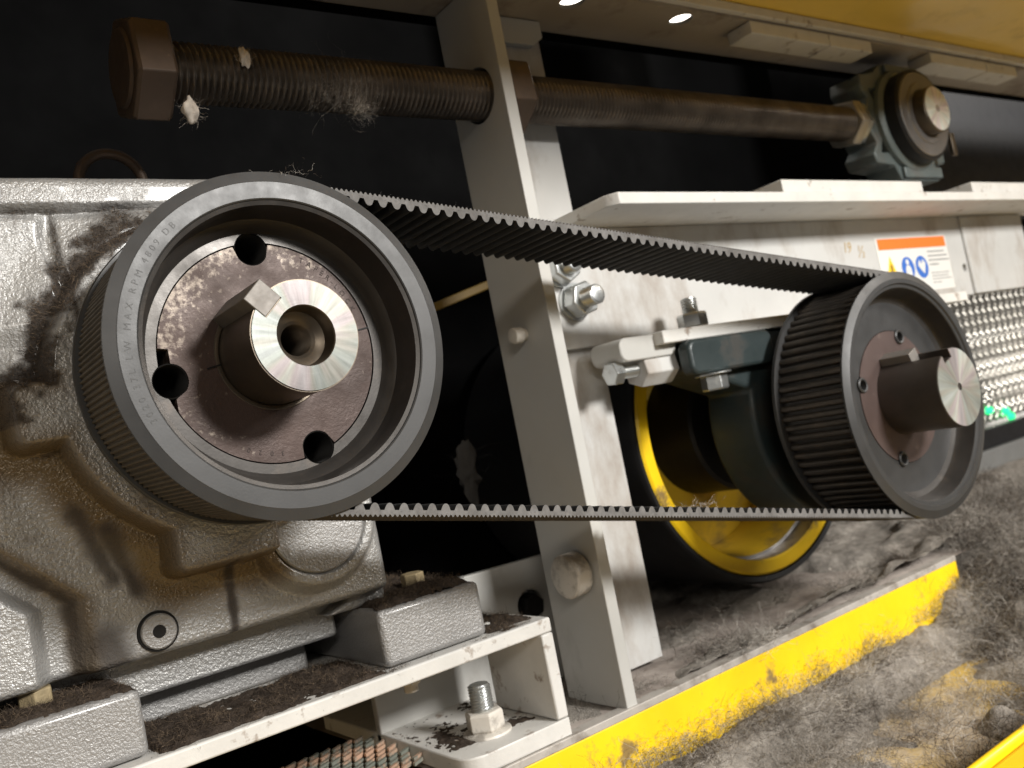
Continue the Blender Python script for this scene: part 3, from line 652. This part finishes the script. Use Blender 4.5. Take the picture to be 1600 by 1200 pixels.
# going round: top span (left->right), right arc, bottom span (right->left), left arc
aT = th + be + PI/2; aB = th - be - PI/2
arc2 = r2*(PI+2*be); arc1 = r1*(PI-2*be); TOT = 2*Ls+arc1+arc2
def belt_at(s):
    s %= TOT
    if s < Ls:
        t = s/Ls; p = [C1[k] + (C2[k]-C1[k])*t for k in (0, 1)]; n = (math.cos(aT), math.sin(aT)); rr = r1+(r2-r1)*t
        return p[0]+n[0]*rr, p[1]+n[1]*rr, n
    s -= Ls
    if s < arc2:
        a = aT - s/r2; n = (math.cos(a), math.sin(a)); return C2[0]+n[0]*r2, C2[1]+n[1]*r2, n
    s -= arc2
    if s < Ls:
        t = 1-s/Ls; p = [C1[k] + (C2[k]-C1[k])*t for k in (0, 1)]; n = (math.cos(aB), math.sin(aB)); rr = r1+(r2-r1)*t
        return p[0]+n[0]*rr, p[1]+n[1]*rr, n
    s -= Ls; a = aB - s/r1; n = (math.cos(a), math.sin(a)); return C1[0]+n[0]*r1, C1[1]+n[1]*r1, n
NB = round(TOT/.008); PB = TOT/NB; SUB = 12
# phase so that a tooth sits where the lower span leaves the near pulley
s_ref = Ls + arc2 + (Ls - math.hypot(.0282-C1[0]-r1*math.cos(aB), -.0821-C1[1]-r1*math.sin(aB)))
ph0 = s_ref % PB
V = []; F = []; n = NB*SUB
for i in range(n):
    s = ph0 + i*PB/SUB; x, z, nn = belt_at(s)
    q = (i % 4); rib = (0.0, .0011, .0012, .0002)[q]
    ho = .0021 + rib
    for y in (YB0, YB1): V.append((x, y, z))
    for y in (YB0, YB1): V.append((x+nn[0]*ho, y, z+nn[1]*ho))
for i in range(n):
    j = (i+1) % n; a, b = 4*i, 4*j
    F += [(a, a+1, b+1, b), (a+2, b+2, b+3, a+3), (a, b, b+2, a+2), (a+1, a+3, b+3, b+1)]
mbb = MB(); mbb.v = V; mbb.f = F
bo = obj('belt_body', mbb, [RUB, RUBEDGE, RIBBK], bt_, smooth=35)
for p in bo.data.polygons:
    c = p.center
    if abs(p.normal.y) > .7: p.material_index = 1
    else:
        vi = [k % 4 for k in p.vertices]
        p.material_index = 2 if all(k >= 2 for k in vi) else 0
prof = [(-.0029, 0), (-.0026, -.0006), (-.0022, -.0016), (-.0017, -.0026), (-.0009, -.0033), (0, -.0035), (.0009, -.0033), (.0017, -.0026), (.0022, -.0016), (.0026, -.0006), (.0029, 0)]
tmb = MB().prism(prof, -(YB1-YB0)/2, (YB1-YB0)/2, 'y')
t0 = None; bl = base_of(bt_)
for i in range(NB):
    x, z, nn = belt_at(ph0 + i*PB); a = math.atan2(nn[1], nn[0])
    if t0 is None:
        t0 = obj('tooth', tmb, [RUB, RUBEDGE], None, smooth=60); t0.parent = bt_; t = t0
        for p in t0.data.polygons: p.material_index = 1 if abs(p.normal.y) > .7 else 0
    else: t = link_copy(t0, bt_)
    t.location = (x-bl.x, (YB0+YB1)/2-bl.y, z-bl.z); t.rotation_euler = (0, PI/2-a, 0)

fzp = []
for q in rng.uniform(0, TOT, 1500):
    x, z, nn = belt_at(q); h = rng.uniform(-.0006, .0030); fzp.append((x+nn[0]*h, YB0-.0001, z+nn[1]*h))
fibres('frayed_fibres', fzp, .0022, .00010, [RUBEDGE], bt_, curl=1.2, nseg=2)
# =================================================================== GEARBOX
gb = thing('gearbox', (-.06, .15, -.184), 'grey painted cast gearbox behind the near pulley, dusty and oil stained', 'gearbox')
nx, nz = 300, 290
xs = np.linspace(-.235, .0865, nx); zs = np.linspace(-.1400, .1175, nz); X, Z = np.meshgrid(xs, zs, indexing='ij')
yb = np.full_like(X, .1150)
yb += .0006*(fbm(X, Z, 45, 3, 3)-.5)*2
rr = np.hypot(X, Z)
def raise_(sd, h, soft): return h*sstep(soft, -soft, sd)
up = np.zeros_like(X)
boss = np.minimum(rr-.0900, np.minimum(boxsd(X, Z, -.1075, -.04, -.0245, .0090, .007), boxsd(X, Z, -.0450, .0150, -.1010, -.05, .007)))
up = np.maximum(up, raise_(boss, .026, .0035))
up = np.maximum(up, raise_(rr-.105, .006, .012))
col = np.hypot(X-.0405, Z+.0900)-.0385
up = np.maximum(up, raise_(col, .0115, .004))
up -= raise_(np.hypot(X-.0405, Z+.0900)-.0298, .003, .0008)
up = np.maximum(up, raise_(.1000-Z, .0075, .0025)*1.0)
# pocket panel lower left with sloping walls
pk = np.maximum.reduce([X+.0880, -(X+.30), Z - (-.0700 - (X+.1180)*1.15*0), (Z+.0760)+.9*(X+.1120)])
pk = np.maximum(X+.0890, (Z+.0800)+.95*(X+.1120))
up += -.010*sstep(.006, -.006, pk)*(Z < .0) + .012*sstep(-.014, -.024, pk)*(Z < 0)
# raised pads upper left with a soft crease between
cre = np.abs(X+.0705-.004*np.sin(Z*60))
up += .0030*sstep(.0, .006, cre)*sstep(.028, .040, Z)*sstep(.1000, .0930, Z)*(rr > .09)
y = yb - up
# rounded silhouette
ex = np.maximum(X-.0760, 0)/.0105; y += .011*(1-np.sqrt(np.clip(1-ex**2, 0, 1)))
ez = np.maximum(Z-.1110, 0)/.0065; y += .008*(1-np.sqrt(np.clip(1-ez**2, 0, 1)))
ez = np.maximum(-.1355-Z, 0)/.0046; y += .006*(1-np.sqrt(np.clip(1-ez**2, 0, 1)))
mb = MB(); mb.v = list(zip(X.ravel().tolist(), y.ravel().tolist(), Z.ravel().tolist()))
mb.f = [(i*nz+j, (i+1)*nz+j, (i+1)*nz+j+1, i*nz+j+1) for i in range(nx-1) for j in range(nz-1)]
# close the casting: rim back to y=.30
rim = [i*nz for i in range(nx)] + [(nx-1)*nz+j for j in range(1, nz)] + [i*nz+nz-1 for i in range(nx-2, -1, -1)] + [j for j in range(nz-2, 0, -1)]
o_ = len(mb.v); mb.v += [(mb.v[k][0], .30, mb.v[k][2]) for k in rim]
m_ = len(rim); mb.f += [(rim[k], o_+k, o_+(k+1) % m_, rim[(k+1) % m_]) for k in range(m_)]; mb.f.append(tuple(range(o_, o_+m_)))
gbody = obj('housing', mb, CAST, gb, smooth=60)
ns = fbm(X, Z, 160, 4, 21); ns2 = fbm(X, Z, 60, 3, 31)
def stain(dist, wdt, soft, edge=.6): return np.clip(1-(dist+(ns-.5)*wdt*edge*2.2)/wdt, 0, 1)**soft
dirt = np.zeros_like(X)
# grime that gathered along the boss outline, drips and crease lines
dirt = np.maximum(dirt, .95*sstep(.0135, .003, np.abs(boss-.003)+(ns-.5)*.022)*(Z > -.012)*(X < .0)*(sstep(-.125, -.1, X)))
dirt = np.maximum(dirt, .9*sstep(1, .25, seg_dist(X, Z, (-.0115, -.1015), (-.0130, -.1400))/(.0042+.004*(ns-.5))))
dirt = np.maximum(dirt, .8*sstep(1, .1, seg_dist(X, Z, (-.0835, -.0580), (-.0700, -.0950))/(.0075+.012*(ns-.5))))
dirt = np.maximum(dirt, .85*sstep(1, .1, seg_dist(X, Z, (-.0705, -.0700), (-.0600, -.1040))/(.0085+.016*(ns2-.5))))
dirt = np.maximum(dirt, .85*sstep(1, .2, seg_dist(X, Z, (-.0780, -.1280), (-.0700, -.1450))/(.0170+.02*(ns2-.5))))
dirt = np.maximum(dirt, .7*sstep(1, .2, seg_dist(X, Z, (-.0710, .0270), (-.0705, .0980))/(.0022+.004*(ns-.5))))
dirt = np.maximum(dirt, .8*sstep(1, .2, np.hypot(X+.040, Z-.088)/(.018+.02*(ns-.5))))
dirt = np.maximum(dirt, .75*sstep(1, .1, np.abs(pk+.002)/(.006+.012*(ns-.5)))*(Z < -.03))
dirt = np.maximum(dirt, .6*sstep(1, .3, np.abs(Z-.0990)/(.0010+.0016*(ns-.4))))
oil = .95*sstep(.020, .003, np.abs(boss-.006))*(Z < .012)*(X < .02)*sstep(.15, .5, ns2+.25)
oil = np.maximum(oil, .75*sstep(.011, .003, np.abs(pk-.001))*(Z < -.03))
for nm, arr in (('dirt', dirt), ('oil', oil)):
    at = gbody.data.attributes.new(nm, 'FLOAT', 'POINT')
    va = np.zeros(len(gbody.data.vertices)); co = np.zeros(len(va)*3); gbody.data.vertices.foreach_get('co', co); co = co.reshape(-1, 3) + np.array(base_of(gb))
    ii = np.clip(np.round((co[:, 0]-xs[0])/(xs[1]-xs[0])).astype(int), 0, nx-1); jj = np.clip(np.round((co[:, 2]-zs[0])/(zs[1]-zs[0])).astype(int), 0, nz-1)
    va = np.clip(arr[ii, jj], 0, 1); at.data.foreach_set('value', va.astype(np.float32))
obj('cover_disc', MB().lathe([(.0292, .1075), (.0292, .1045), (.0282, .1035), (0, .1030)], .0405, -.0900, 72), CASTP, gb)
pl_ = obj('plug_screw', MB().lathe([(.0092, .1160), (.0092, .1128), (.0085, .1120), (.0034, .1120)], -.0530, -.1275, 48), CASTP, gb)
obj('socket', MB().hexa((-.0530, -.1275), .0060, .1119, .1180, 'y', .2, .02), BLACKHOLE, pl_)
obj('plug_seat', MB().lathe([(.0107, .1152), (.0104, .1140), (.0095, .1139), (.0093, .1152)], -.0530, -.1275, 48), BLACKHOLE, pl_)
obj('under_rib', MB().box(-.235, .058, .1450, .20, -.1640, -.1402), CAST, gb, bevel=.002)
obj('under_web', MB().box(-.235, .046, .170, .25, -.1835, -.1642), CASTP, gb, bevel=.002)
obj('top_ledge', MB().box(-.235, .080, .14, .29, .1150, .1210), CAST, gb, bevel=.004, seg=3)
f1 = obj('foot', MB().box(-.26, -.0700, .0985, .165, -.1832, -.1500), CASTP, gb, bevel=.0035, seg=3)
f2 = obj('foot', MB().box(.0645, .1370, .0985, .230, -.1832, -.1490), CASTP, gb, bevel=.0035, seg=3)
obj('foot_web', MB().prism([(.046, -.1490), (.0868, -.1490), (.0868, -.120), (.060, -.1430)], .128, .22, 'y'), CAST, gb, bevel=.004, seg=3)
fb = tag(obj('foot_bolt', MB().hexa((.1180, .148), .0140, -.1488, -.1400, 'z', .4, .12), mat('brass_dust_bolt', (.33, .26, .15), .6, .3, .2, 200, bump=.4, bs=900), None, smooth=20, bevel=.0006), 'small dusty bolt head on the gearbox foot by the base bracket', 'bolt', 'foot bolts of the gearbox')
fb2 = tag(obj('foot_bolt', MB().hexa((-.1120, .128), .0150, -.1498, -.1400, 'z', .4, .12), MATS['brass_dust_bolt'], None, smooth=20, bevel=.0006), 'pale dusty bolt head on the gearbox foot in the lower left corner', 'bolt', 'foot bolts of the gearbox')
# brown fuzz that clings to the casting round the pulley and along the crease
kk_ = np.argwhere((dirt > .55) & (Z > -.02) & (X > -.125) & (X < -.02)); sel = kk_[rng.integers(0, len(kk_), 5200)]
fz = np.c_[X[sel[:, 0], sel[:, 1]], y[sel[:, 0], sel[:, 1]]-.0003, Z[sel[:, 0], sel[:, 1]]] + rng.normal(size=(5200, 3))*.0006
fibres('dust_fuzz', fz, .0042, .00020, [LINTD, mat('brown_lint', (.15, .11, .075), .95, 0, .3, 80, spec=.1), LINTD], label='brown dust fuzz clinging to the casting beside the near pulley', curl=1.6, nseg=3)
# lifting eye
ey = thing('lifting_eye', (-.0135, .2, .121), 'rusty lifting eye ring on top of the gearbox', 'eye bolt')
v = []; f = []
for i in range(48):
    a = 2*PI*i/48
    for j in range(14):
        b = 2*PI*j/14; q = .0195 + .0034*math.cos(b); v.append((-.0135 + q*math.cos(a), .2 + .0034*math.sin(b), .1445 + q*math.sin(a)))
for i in range(48):
    for j in range(14): f.append((i*14+j, i*14+(j+1) % 14, ((i+1) % 48)*14+(j+1) % 14, ((i+1) % 48)*14+j))
obj('ring', MB().add(v, f), OXIDEH, ey)
obj('shoulder', MB().lathe([(0, .1210), (.012, .1210), (.012, .1235), (.006, .1265), (0, .1265)], -.0135, .2, 32, 'z'), OXIDEH, ey)

# =================================================================== BASE BRACKET
ub = thing('base_bracket', (.06, .12, -.262), 'white folded steel bracket under the gearbox feet, edges chipped', 'bracket')
obj('top_plate', MB().box(-.40, .1805, .0900, .40, -.1935, -.1840), WHITE2, ub, bevel=.0012)
obj('side_plate', MB().box(.1712, .1805, .0900, .160, -.2490, -.1938), WHITE2, ub, bevel=.0012)
bp_ = [(.1805, .0900), (.1805, .30), (.1000, .30), (.1000, .1060), (.1012, .0990), (.1050, .0935), (.1120, .0900)]
plate('bottom_plate', bp_, [], -.2605, -.2495, 'z', WHITE2, ub, bevel=.001)
ab = stud('anchor_bolt', (.1375, .1230), 'z', .0225, -.2470, -.2345, -.2185, .0076, 'zinc anchor bolt with painted nut inside the base bracket', rot=.2)
for c_ in ab.children:
    if c_.name.startswith('nut'): c_.data.materials[0] = CREAMB
obj('paint_blob', MB().lathe([(.0165, -.2494), (.0160, -.2480), (.0125, -.2468), (.010, -.2468)], .1375, .1230, 28, 'z'), CREAMB, ab)
hb = tag(obj('hanging_bolt', MB().hexa((.0930, .1300), .0130, -.1940, -.2040, 'z', .1, .12).lathe([(.0045, -.2040), (.0045, -.2090), (0, -.2095)], .0930, .1300, 20, 'z'), CREAMB, None, smooth=20, bevel=.0005), 'cream bolt end hanging under the bracket top plate', 'bolt')
cm = thing('cross_member', (.2, .21, -.262), 'pale cross member plate with bolt hole behind the gearbox foot', 'plate')
plate('plate', [(.10, -.2615), (.300, -.2615), (.300, -.1640), (.10, -.1600)], [circ(.2460, -.1990, .0125, 28)], .2010, .2080, 'y', POST, cm, bevel=.001)
obj('washer', MB().lathe([(.0065, .2130), (.0180, .2130), (.0180, .2095), (.0065, .2095)], .2460, -.1990, 32, 'y', True), ZINC, cm)
obj('bolt_head', MB().hexa((.2460, -.1990), .0170, .1950, .2094, 'y', .3, .12), BLACKHOLE, cm, smooth=20)
zt = tag(obj('cable_tie', MB().box(.1405, .1530, .1190, .1222, -.1836, -.1812), flat('nylon_white', (.75, .74, .70), .4), None, bevel=.0005), 'short white cable tie scrap on the dusty bracket corner', 'cable tie')

# =================================================================== YELLOW BASE RAILS
yr = thing('yellow_rail', (.35, .1, -.262), 'yellow painted base rail with bare white top edge under the post', 'rail')
obj('rail_face', MB().box(-.2, .6700, .0885, .0915, -.3345, -.2665), YEL, yr, bevel=.0006)
obj('rail_top_edge', MB().box(-.2, .6700, .0880, .0990, -.2663, -.2610), mat('scuffed_grey_edge', (.40, .37, .335), .5, .1, .15, 40, bump=.3, bs=350, dirt=.8, dirtcol=(.12, .09, .065), ds=45, dth=(.5, .66)), yr, bevel=.0006)
yr2 = thing('front_rail', (.4, -.12, -.30), 'bright yellow rail edge in the lower right corner', 'rail')
obj('rail_face', MB().box(.05, 1.6, -.1500, -.1240, -.3345, -.2830), YEL, yr2, bevel=.004, seg=3)
obj('rail_lip', MB().box(.05, 1.6, -.1235, -.1180, -.3345, -.2795), YEL, yr2, bevel=.0025, seg=3)

# =================================================================== RIGHT BACKGROUND
gm = thing('mesh_guard', (1.45, .36, -.20), 'galvanised expanded mesh guard behind the far pulley with lamps glowing through', 'mesh guard')
mm = MB()
def strut(mb, a, b, wd, y0, y1):
    d = (b[0]-a[0], b[1]-a[1]); l = math.hypot(*d); n_ = (-d[1]/l*wd/2, d[0]/l*wd/2)
    mb.prism([(a[0]+n_[0], a[1]+n_[1]), (b[0]+n_[0], b[1]+n_[1]), (b[0]-n_[0], b[1]-n_[1]), (a[0]-n_[0], a[1]-n_[1])], y0, y1, 'y')
dw, dh2 = .0215, .0180
for i in range(25):
    for j in range(13):
        x = 1.15 + i*dw; z = -.188 + j*dh2
        pts4 = [(x, z), (x+dw/2, z+dh2/2), (x+dw, z), (x+dw/2, z-dh2/2)]
        for k in range(2):
            strut(mm, pts4[0 if k == 0 else 2], pts4[1], .0036, .352, .356)
            strut(mm, pts4[0 if k == 0 else 2], pts4[3], .0036, .3565, .3605)
mo = obj('expanded_mesh', mm, GALV, gm, smooth=0, recalc=False); mo['kind'] = 'stuff'
obj('backing_sheet', MB().box(1.10, 1.75, .402, .405, -.215, .05), mat('dull_grey_sheet', (.16, .155, .15), .5, .2, .3, 14), gm)
GL = flat('lamp_tube', (1.0, .95, .86), .4, 4.0)
for k, (xa, xb, z) in enumerate(((1.28, 1.75, -.058), (1.31, 1.75, -.112), (1.325, 1.395, -.163), (1.415, 1.75, -.150), (1.40, 1.75, -.188))):
    lt = tag(obj('tube_lamp', MB().lathe([(0, xa), (.009, xa), (.009, xb), (0, xb)], .388, z, 16, 'x'), GL, None),
             ('uppermost glowing tube lamp behind the mesh guard', 'second glowing tube lamp from the top behind the mesh guard', 'short glowing tube lamp behind the mesh by the pulley rim', 'third long glowing tube lamp down behind the mesh guard', 'lowest glowing tube lamp above the green indicators')[k], 'lamp', 'tube lamps behind the mesh guard')
GE = flat('green_led', (.02, .75, .22), .4, 1.6)
for k, (x, z) in enumerate(((1.318, -.178), (1.372, -.187), (1.385, -.197))):
    tag(obj('indicator_light', MB().lathe([(0, .342), (.0048, .3438), (.0062, .347), (.0062, .3518)], x, z, 24), GE, None),
        ('green indicator light nearest the pulley rim', 'green indicator light in the middle of the three', 'green indicator light farthest from the pulley rim')[k], 'indicator light', 'green indicator lights')
db = tag(obj('dark_bar', MB().box(1.15, 1.8, .33, .40, -.232, -.203), BLK, None, bevel=.002), 'black bar under the mesh guard', 'bar')
gbr = tag(obj('grey_bar', MB().box(1.13, 1.8, .322, .40, -.2850, -.2325), GREYBAR, None, bevel=.002), 'grey painted bar below the black bar behind the far pulley', 'bar')
dp = tag(obj('rear_sheet', MB().box(.98, 2.4, .245, .25, .112, .6), mat('dark_blue_panel', (.014, .0145, .017), .6), None), 'dark sheet metal behind the take-up bearing', 'sheet metal')
rd = tag(obj('yellow_bar', MB().prism([(.26, .056), (.26, .064), (.36, .0905), (.36, .0825)], .30, .31, 'y'), mat('dim_ochre_paint', (.16, .10, .02), .5), None, bevel=.001), 'thin yellow bar slanting in the dark behind the post', 'bar')

# bottom grating
gt = thing('floor_grating', (.02, .22, -.254), 'coppery expanded metal grating under the base bracket', 'grating')
gmb = MB()
for i in range(18):
    for j in range(11):
        x = -.052 + i*.0084 + (j % 2)*.0044; yv = .135 + j*.0085
        a = (x-.0042, yv-.0022); b = (x+.0042, yv+.0022)
        gmb.prism([(a[0], a[1]-.0013), (b[0], b[1]-.0013), (b[0], b[1]+.0013), (a[0], a[1]+.0013)], -.2540, -.2525 + .0012*random.random(), 'z')
go = obj('mesh_strands', gmb, COPPER, gt, smooth=0, recalc=False); go['kind'] = 'stuff'

# =================================================================== LINT AND DUST
def rough_(X, Y, k): return .0050*(fbm(X, Y, 60, 3, k)-.5) + .0022*(fbm(X, Y, 330, 2, k+7)-.5)
def pile(X, Y):
    cover = sstep(.46, .80, fbm(X, Y, 13, 3, 61) + .34*sstep(.55, .78, X) + .05*sstep(.0, .06, Y))
    h = -.3375 + cover*(.008 + .022*fbm(X, Y, 14, 4, 41)) + rough_(X, Y, 41)*cover
    h += .056*sstep(.60, .80, X + .1*Y)
    k = sstep(.045, .004, .0885-Y)*sstep(.75, .62, X)
    return h*(1-k) + k*(-.3120 + .012*fbm(X, Y, 26, 3, 47) + .020*sstep(.50, .72, fbm(X, Y*0, 12, 2, 49)) + rough_(X, Y, 48))
def pile2(X, Y):
    cover = sstep(.38, .68, fbm(X, Y, 14, 3, 62) + .30*sstep(.5, .8, X) + .10*sstep(.05, .0, Y-.1) - .20*sstep(.06, .2, Y-.1)*sstep(.95, .65, X))
    return -.2655 + cover*(.004 + .018*fbm(X, Y, 16, 4, 42)*sstep(.22, .6, X+.3*(Y-.1))*sstep(1.2, 1.0, X)) + .7*rough_(X, Y, 52)*cover + .008*sstep(.62, .75, X)*sstep(1.15, .95, X)
def drift(X, Y):
    k = sstep(.035, .112, Y)*sstep(.668, .74, X); return np.maximum(pile(X, np.minimum(Y, .086)) - .001, pile(X, Y*0+.03)*(1-k) + (pile2(X, Y*0+.126)+.003)*k) + rough_(X, Y, 77)*.6*sstep(.03, .05, Y)
lp = sheet('lint_pile', .02, 1.25, -.118, .0875, 640, 110, pile, LINTB); kind(lp, 'stuff', 'grey lint heaped on the tray in front of the yellow rail')
lp2 = sheet('lint_bed', .19, 1.45, .1000, .46, 560, 160, pile2, LINTB); kind(lp2, 'stuff', 'grey lint lying on the machine floor behind the rail')
lp3 = sheet('lint_drift', .6712, 1.45, .0300, .127, 360, 50, drift, LINTB); kind(lp3, 'stuff', 'grey lint drifted over the end of the yellow rail')
def scatter(n, x0, x1, y0, y1, hf, acc=None):
    x = rng.uniform(x0, x1, n); y = rng.uniform(y0, y1, n)
    if acc is not None: k = rng.random(n) < acc(x, y); x, y = x[k], y[k]
    return np.c_[x, y, hf(x, y)]
def wisps(n, x0, x1, y0, y1, hf, w, per, rad, ln, mats, lab, wd=.00030):
    """clouds of loose fibres gathered in clumps; w(x, y): how likely a clump is"""
    c = scatter(n, x0, x1, y0, y1, hf, w); r = rad*rng.uniform(.5, 1.5, len(c))
    p = np.repeat(c, per, 0) + rng.normal(size=(len(c)*per, 3))*np.repeat(r, per)[:, None]*np.array([1.2, 1.0, .30])
    p[:, 2] = np.maximum(p[:, 2], np.repeat(c[:, 2], per)-.001)
    mi = np.repeat(rng.integers(0, len(mats), len(c)), per)
    o = fibres('lint_fluff', p, ln, wd, mats, label=lab, curl=1.1, nseg=5, lift=.35)
    o.data.polygons.foreach_set('material_index', np.tile(mi, 5).astype(np.int32)); return o
LINTM = mat('mid_grey_lint', (.27, .245, .215), .95, 0, .3, 60, spec=.1)
wisps(760, .10, .95, -.115, .086, pile, lambda x, y: np.clip(fbm(x, y, 13, 4, 61)*2.2-.75 + .5*sstep(.0, .08, y) + .45*sstep(.5, .75, x), .06, 1), 170, .0095, .022, [LINT, LINTM, LINTM, LINT, LINTD], 'wispy grey lint clumps on the front tray')
wisps(420, .24, 1.1, .101, .36, pile2, lambda x, y: np.clip(fbm(x, y, 14, 4, 62)*2.0-.75 + .5*sstep(.05, .0, y-.1) + .5*sstep(.55, .8, x), .03, 1), 150, .0095, .020, [LINTM, LINT, LINTD, LINTM], 'wispy grey lint clumps on the machine floor')
wisps(240, .66, 1.05, .035, .127, drift, lambda x, y: np.ones_like(x), 170, .010, .022, [LINTM, LINT, LINTM, LINTD], 'wispy grey lint clumps over the rail end')
# white specks of fluff and grit
def specks(n, x0, x1, y0, y1, hf, lab):
    mb = MB()
    for px_, py_, pz_ in scatter(n, x0, x1, y0, y1, hf):
        a = rng.normal(size=(4, 3)); a *= rng.uniform(.0004, .0016)/np.linalg.norm(a, axis=1)[:, None]; a += np.array([px_, py_, pz_+.002])
        mb.add(a.tolist(), [(0, 1, 2), (0, 2, 3), (0, 3, 1), (1, 3, 2)])
    return kind(obj('fluff_specks', mb, FLUFF, None, smooth=0), 'stuff', lab)
specks(420, .1, .95, -.115, .086, pile, 'white specks of fluff strewn on the front tray')
specks(220, .24, 1.0, .101, .36, pile2, 'white specks of fluff strewn on the machine floor')
# thinning fluff against the foot of the yellow rail
zr = -.304 + np.abs(rng.normal(size=9000))*.008; xr = rng.uniform(.1, .67, 9000); kp = rng.random(9000) < np.clip(fbm(xr, zr*0, 30, 3, 91)*2.6-.8, .05, 1)
fibres('rail_fluff', np.c_[xr, np.full(9000, .0878), zr][kp], .008, .00022, [LINT, LINT, LINTD], label='lint fluff clinging to the foot of the yellow rail', curl=1.6, nseg=3)
# dark dust on gearbox feet and bracket
def dust(name, x0, x1, y0, y1, z, amp, nfib, lab, seed, thr=.4):
    def hf(X, Y):
        e = np.minimum.reduce([X-x0, x1-X, Y-y0, y1-Y]) + .006*(fbm(X, Y, 150, 3, seed+5)-.5)
        return z + amp*(fbm(X, Y, 60, 4, seed)-thr)*2 + .0022*(fbm(X, Y, 420, 2, seed+9)-.5) - .0045*sstep(.0055, -.001, e)
    sheet_ = sheet(name, x0, x1, y0, y1, 120, 60, hf, LINTDB); kind(sheet_, 'stuff', lab)
    fibres(name, scatter(nfib, x0, x1, y0, y1, hf, lambda x, y: (fbm(x, y, 60, 4, seed) > thr-.03).astype(float)), .005, .00018, [LINTD, LINTD, MATS['brown_lint']], label=lab + ', loose fibres', curl=1.2)
dust('dust_layer', -.26, -.0715, .1000, .150, -.1478, .0028, 9000, 'dark brown dust on the lower left gearbox foot', 81)
dust('dust_layer', .0660, .1355, .1000, .215, -.1470, .0026, 7000, 'dark brown dust on the gearbox foot by the bracket corner', 82)
dust('dust_layer', -.0700, .0640, .0925, .168, -.1825, .0030, 9000, 'dark brown dust on the bracket between the gearbox feet', 83, .44)
dust('dust_layer', .0640, .1700, .0935, .0985, -.1828, .0020, 2500, 'dark brown dust strip in front of the gearbox foot', 86, .46)
dust('dust_layer', .1375, .1795, .0985, .20, -.1828, .0022, 3500, 'dark brown dust on the bracket corner beside the post', 84, .44)
dust('dust_layer', .10, .172, .11, .20, -.2496, .0018, 1500, 'thin brown dust on the bracket bottom plate', 85, .52)
# fluff tufts
def tuft(name, c, rad, n, ln, lab, mats, cat='lint', k=None, wd=.00022):
    p = np.array(c) + rng.normal(size=(n, 3))*rad
    o = fibres(name, p, ln, wd, mats, label=lab, k=k, curl=1.0, nseg=12, sgn=True, lift=1.0); o['category'] = cat; return o
def clump(name, c, r, lab, m, seed):
    bm = bmesh.new(); bmesh.ops.create_icosphere(bm, subdivisions=3, radius=1)
    mb = MB(); rr_ = np.random.default_rng(seed)
    off = rr_.normal(size=(6, 3)); 
    for v_ in bm.verts:
        d = sum(math.sin((2+k)*v_.co.dot(Vector(o))+k) for k, o in enumerate(off))*.17; q = v_.co*(1+d); mb.v.append((c[0]+q.x*r[0], c[1]+q.y*r[1], c[2]+q.z*r[2]))
    bm.verts.index_update(); mb.f = [tuple(v_.index for v_ in f_.verts) for f_ in bm.faces]; bm.free()
    o = tag(obj(name, mb, m, None, smooth=80), lab, 'lint')
    dd = rr_.normal(size=(110, 3)); dd /= np.linalg.norm(dd, axis=1)[:, None]
    fibres('loose_fibres', np.array(c) + dd*np.array(r)*.9, max(r)*1.1, .00013, [m], o, curl=1.3, k=None, nseg=4, sgn=True, lift=1.0)
    return o
clump('fluff_ball', (.0105, .105, .1560), (.0045, .004, .0062), 'white fluff lump hanging under the screw head', FLUFF, 1)
clump('fluff_ball', (.0475, .1025, .1895), (.0030, .002, .0048), 'tiny white fluff speck on the screw thread near its head', FLUFF, 2)
clump('fluff_ball', (-.1310, .30, .1650), (.014, .006, .0055), 'pale fluff wisp before the dark backdrop above the gearbox', mat('dim_fluff', (.20, .17, .14), .9), 3)
clump('paint_smudge', (.2740, .297, -.0895), (.0100, .004, .0230), 'grey smudge before the dark backdrop between belt and post', mat('dim_smudge', (.07, .066, .062), .9), 4)
tuft('screw_fluff', (.108, .103, .1745), (.013, .0015, .0050), 330, .024, 'wispy fluff caught on the screw thread', [FLUFF], wd=.000045)
tuft('screw_fluff', (.119, .101, .1615), (.0034, .0012, .0034), 200, .014, 'looped fluff knot dangling under the screw thread', [FLUFF], wd=.00006)
tuft('pulley_fluff', (.014, .0040, .0825), (.008, .003, .0006), 34, .007, 'dark fluff wisp on top of the near pulley', [LINTD, LINT], wd=.00016)
tuft('belt_fluff', (.2560, .022, -.1315), (.012, .008, .0006), 170, .007, 'pale fluff on the lower belt span before the drum', [FLUFF, LINT], wd=.00014)
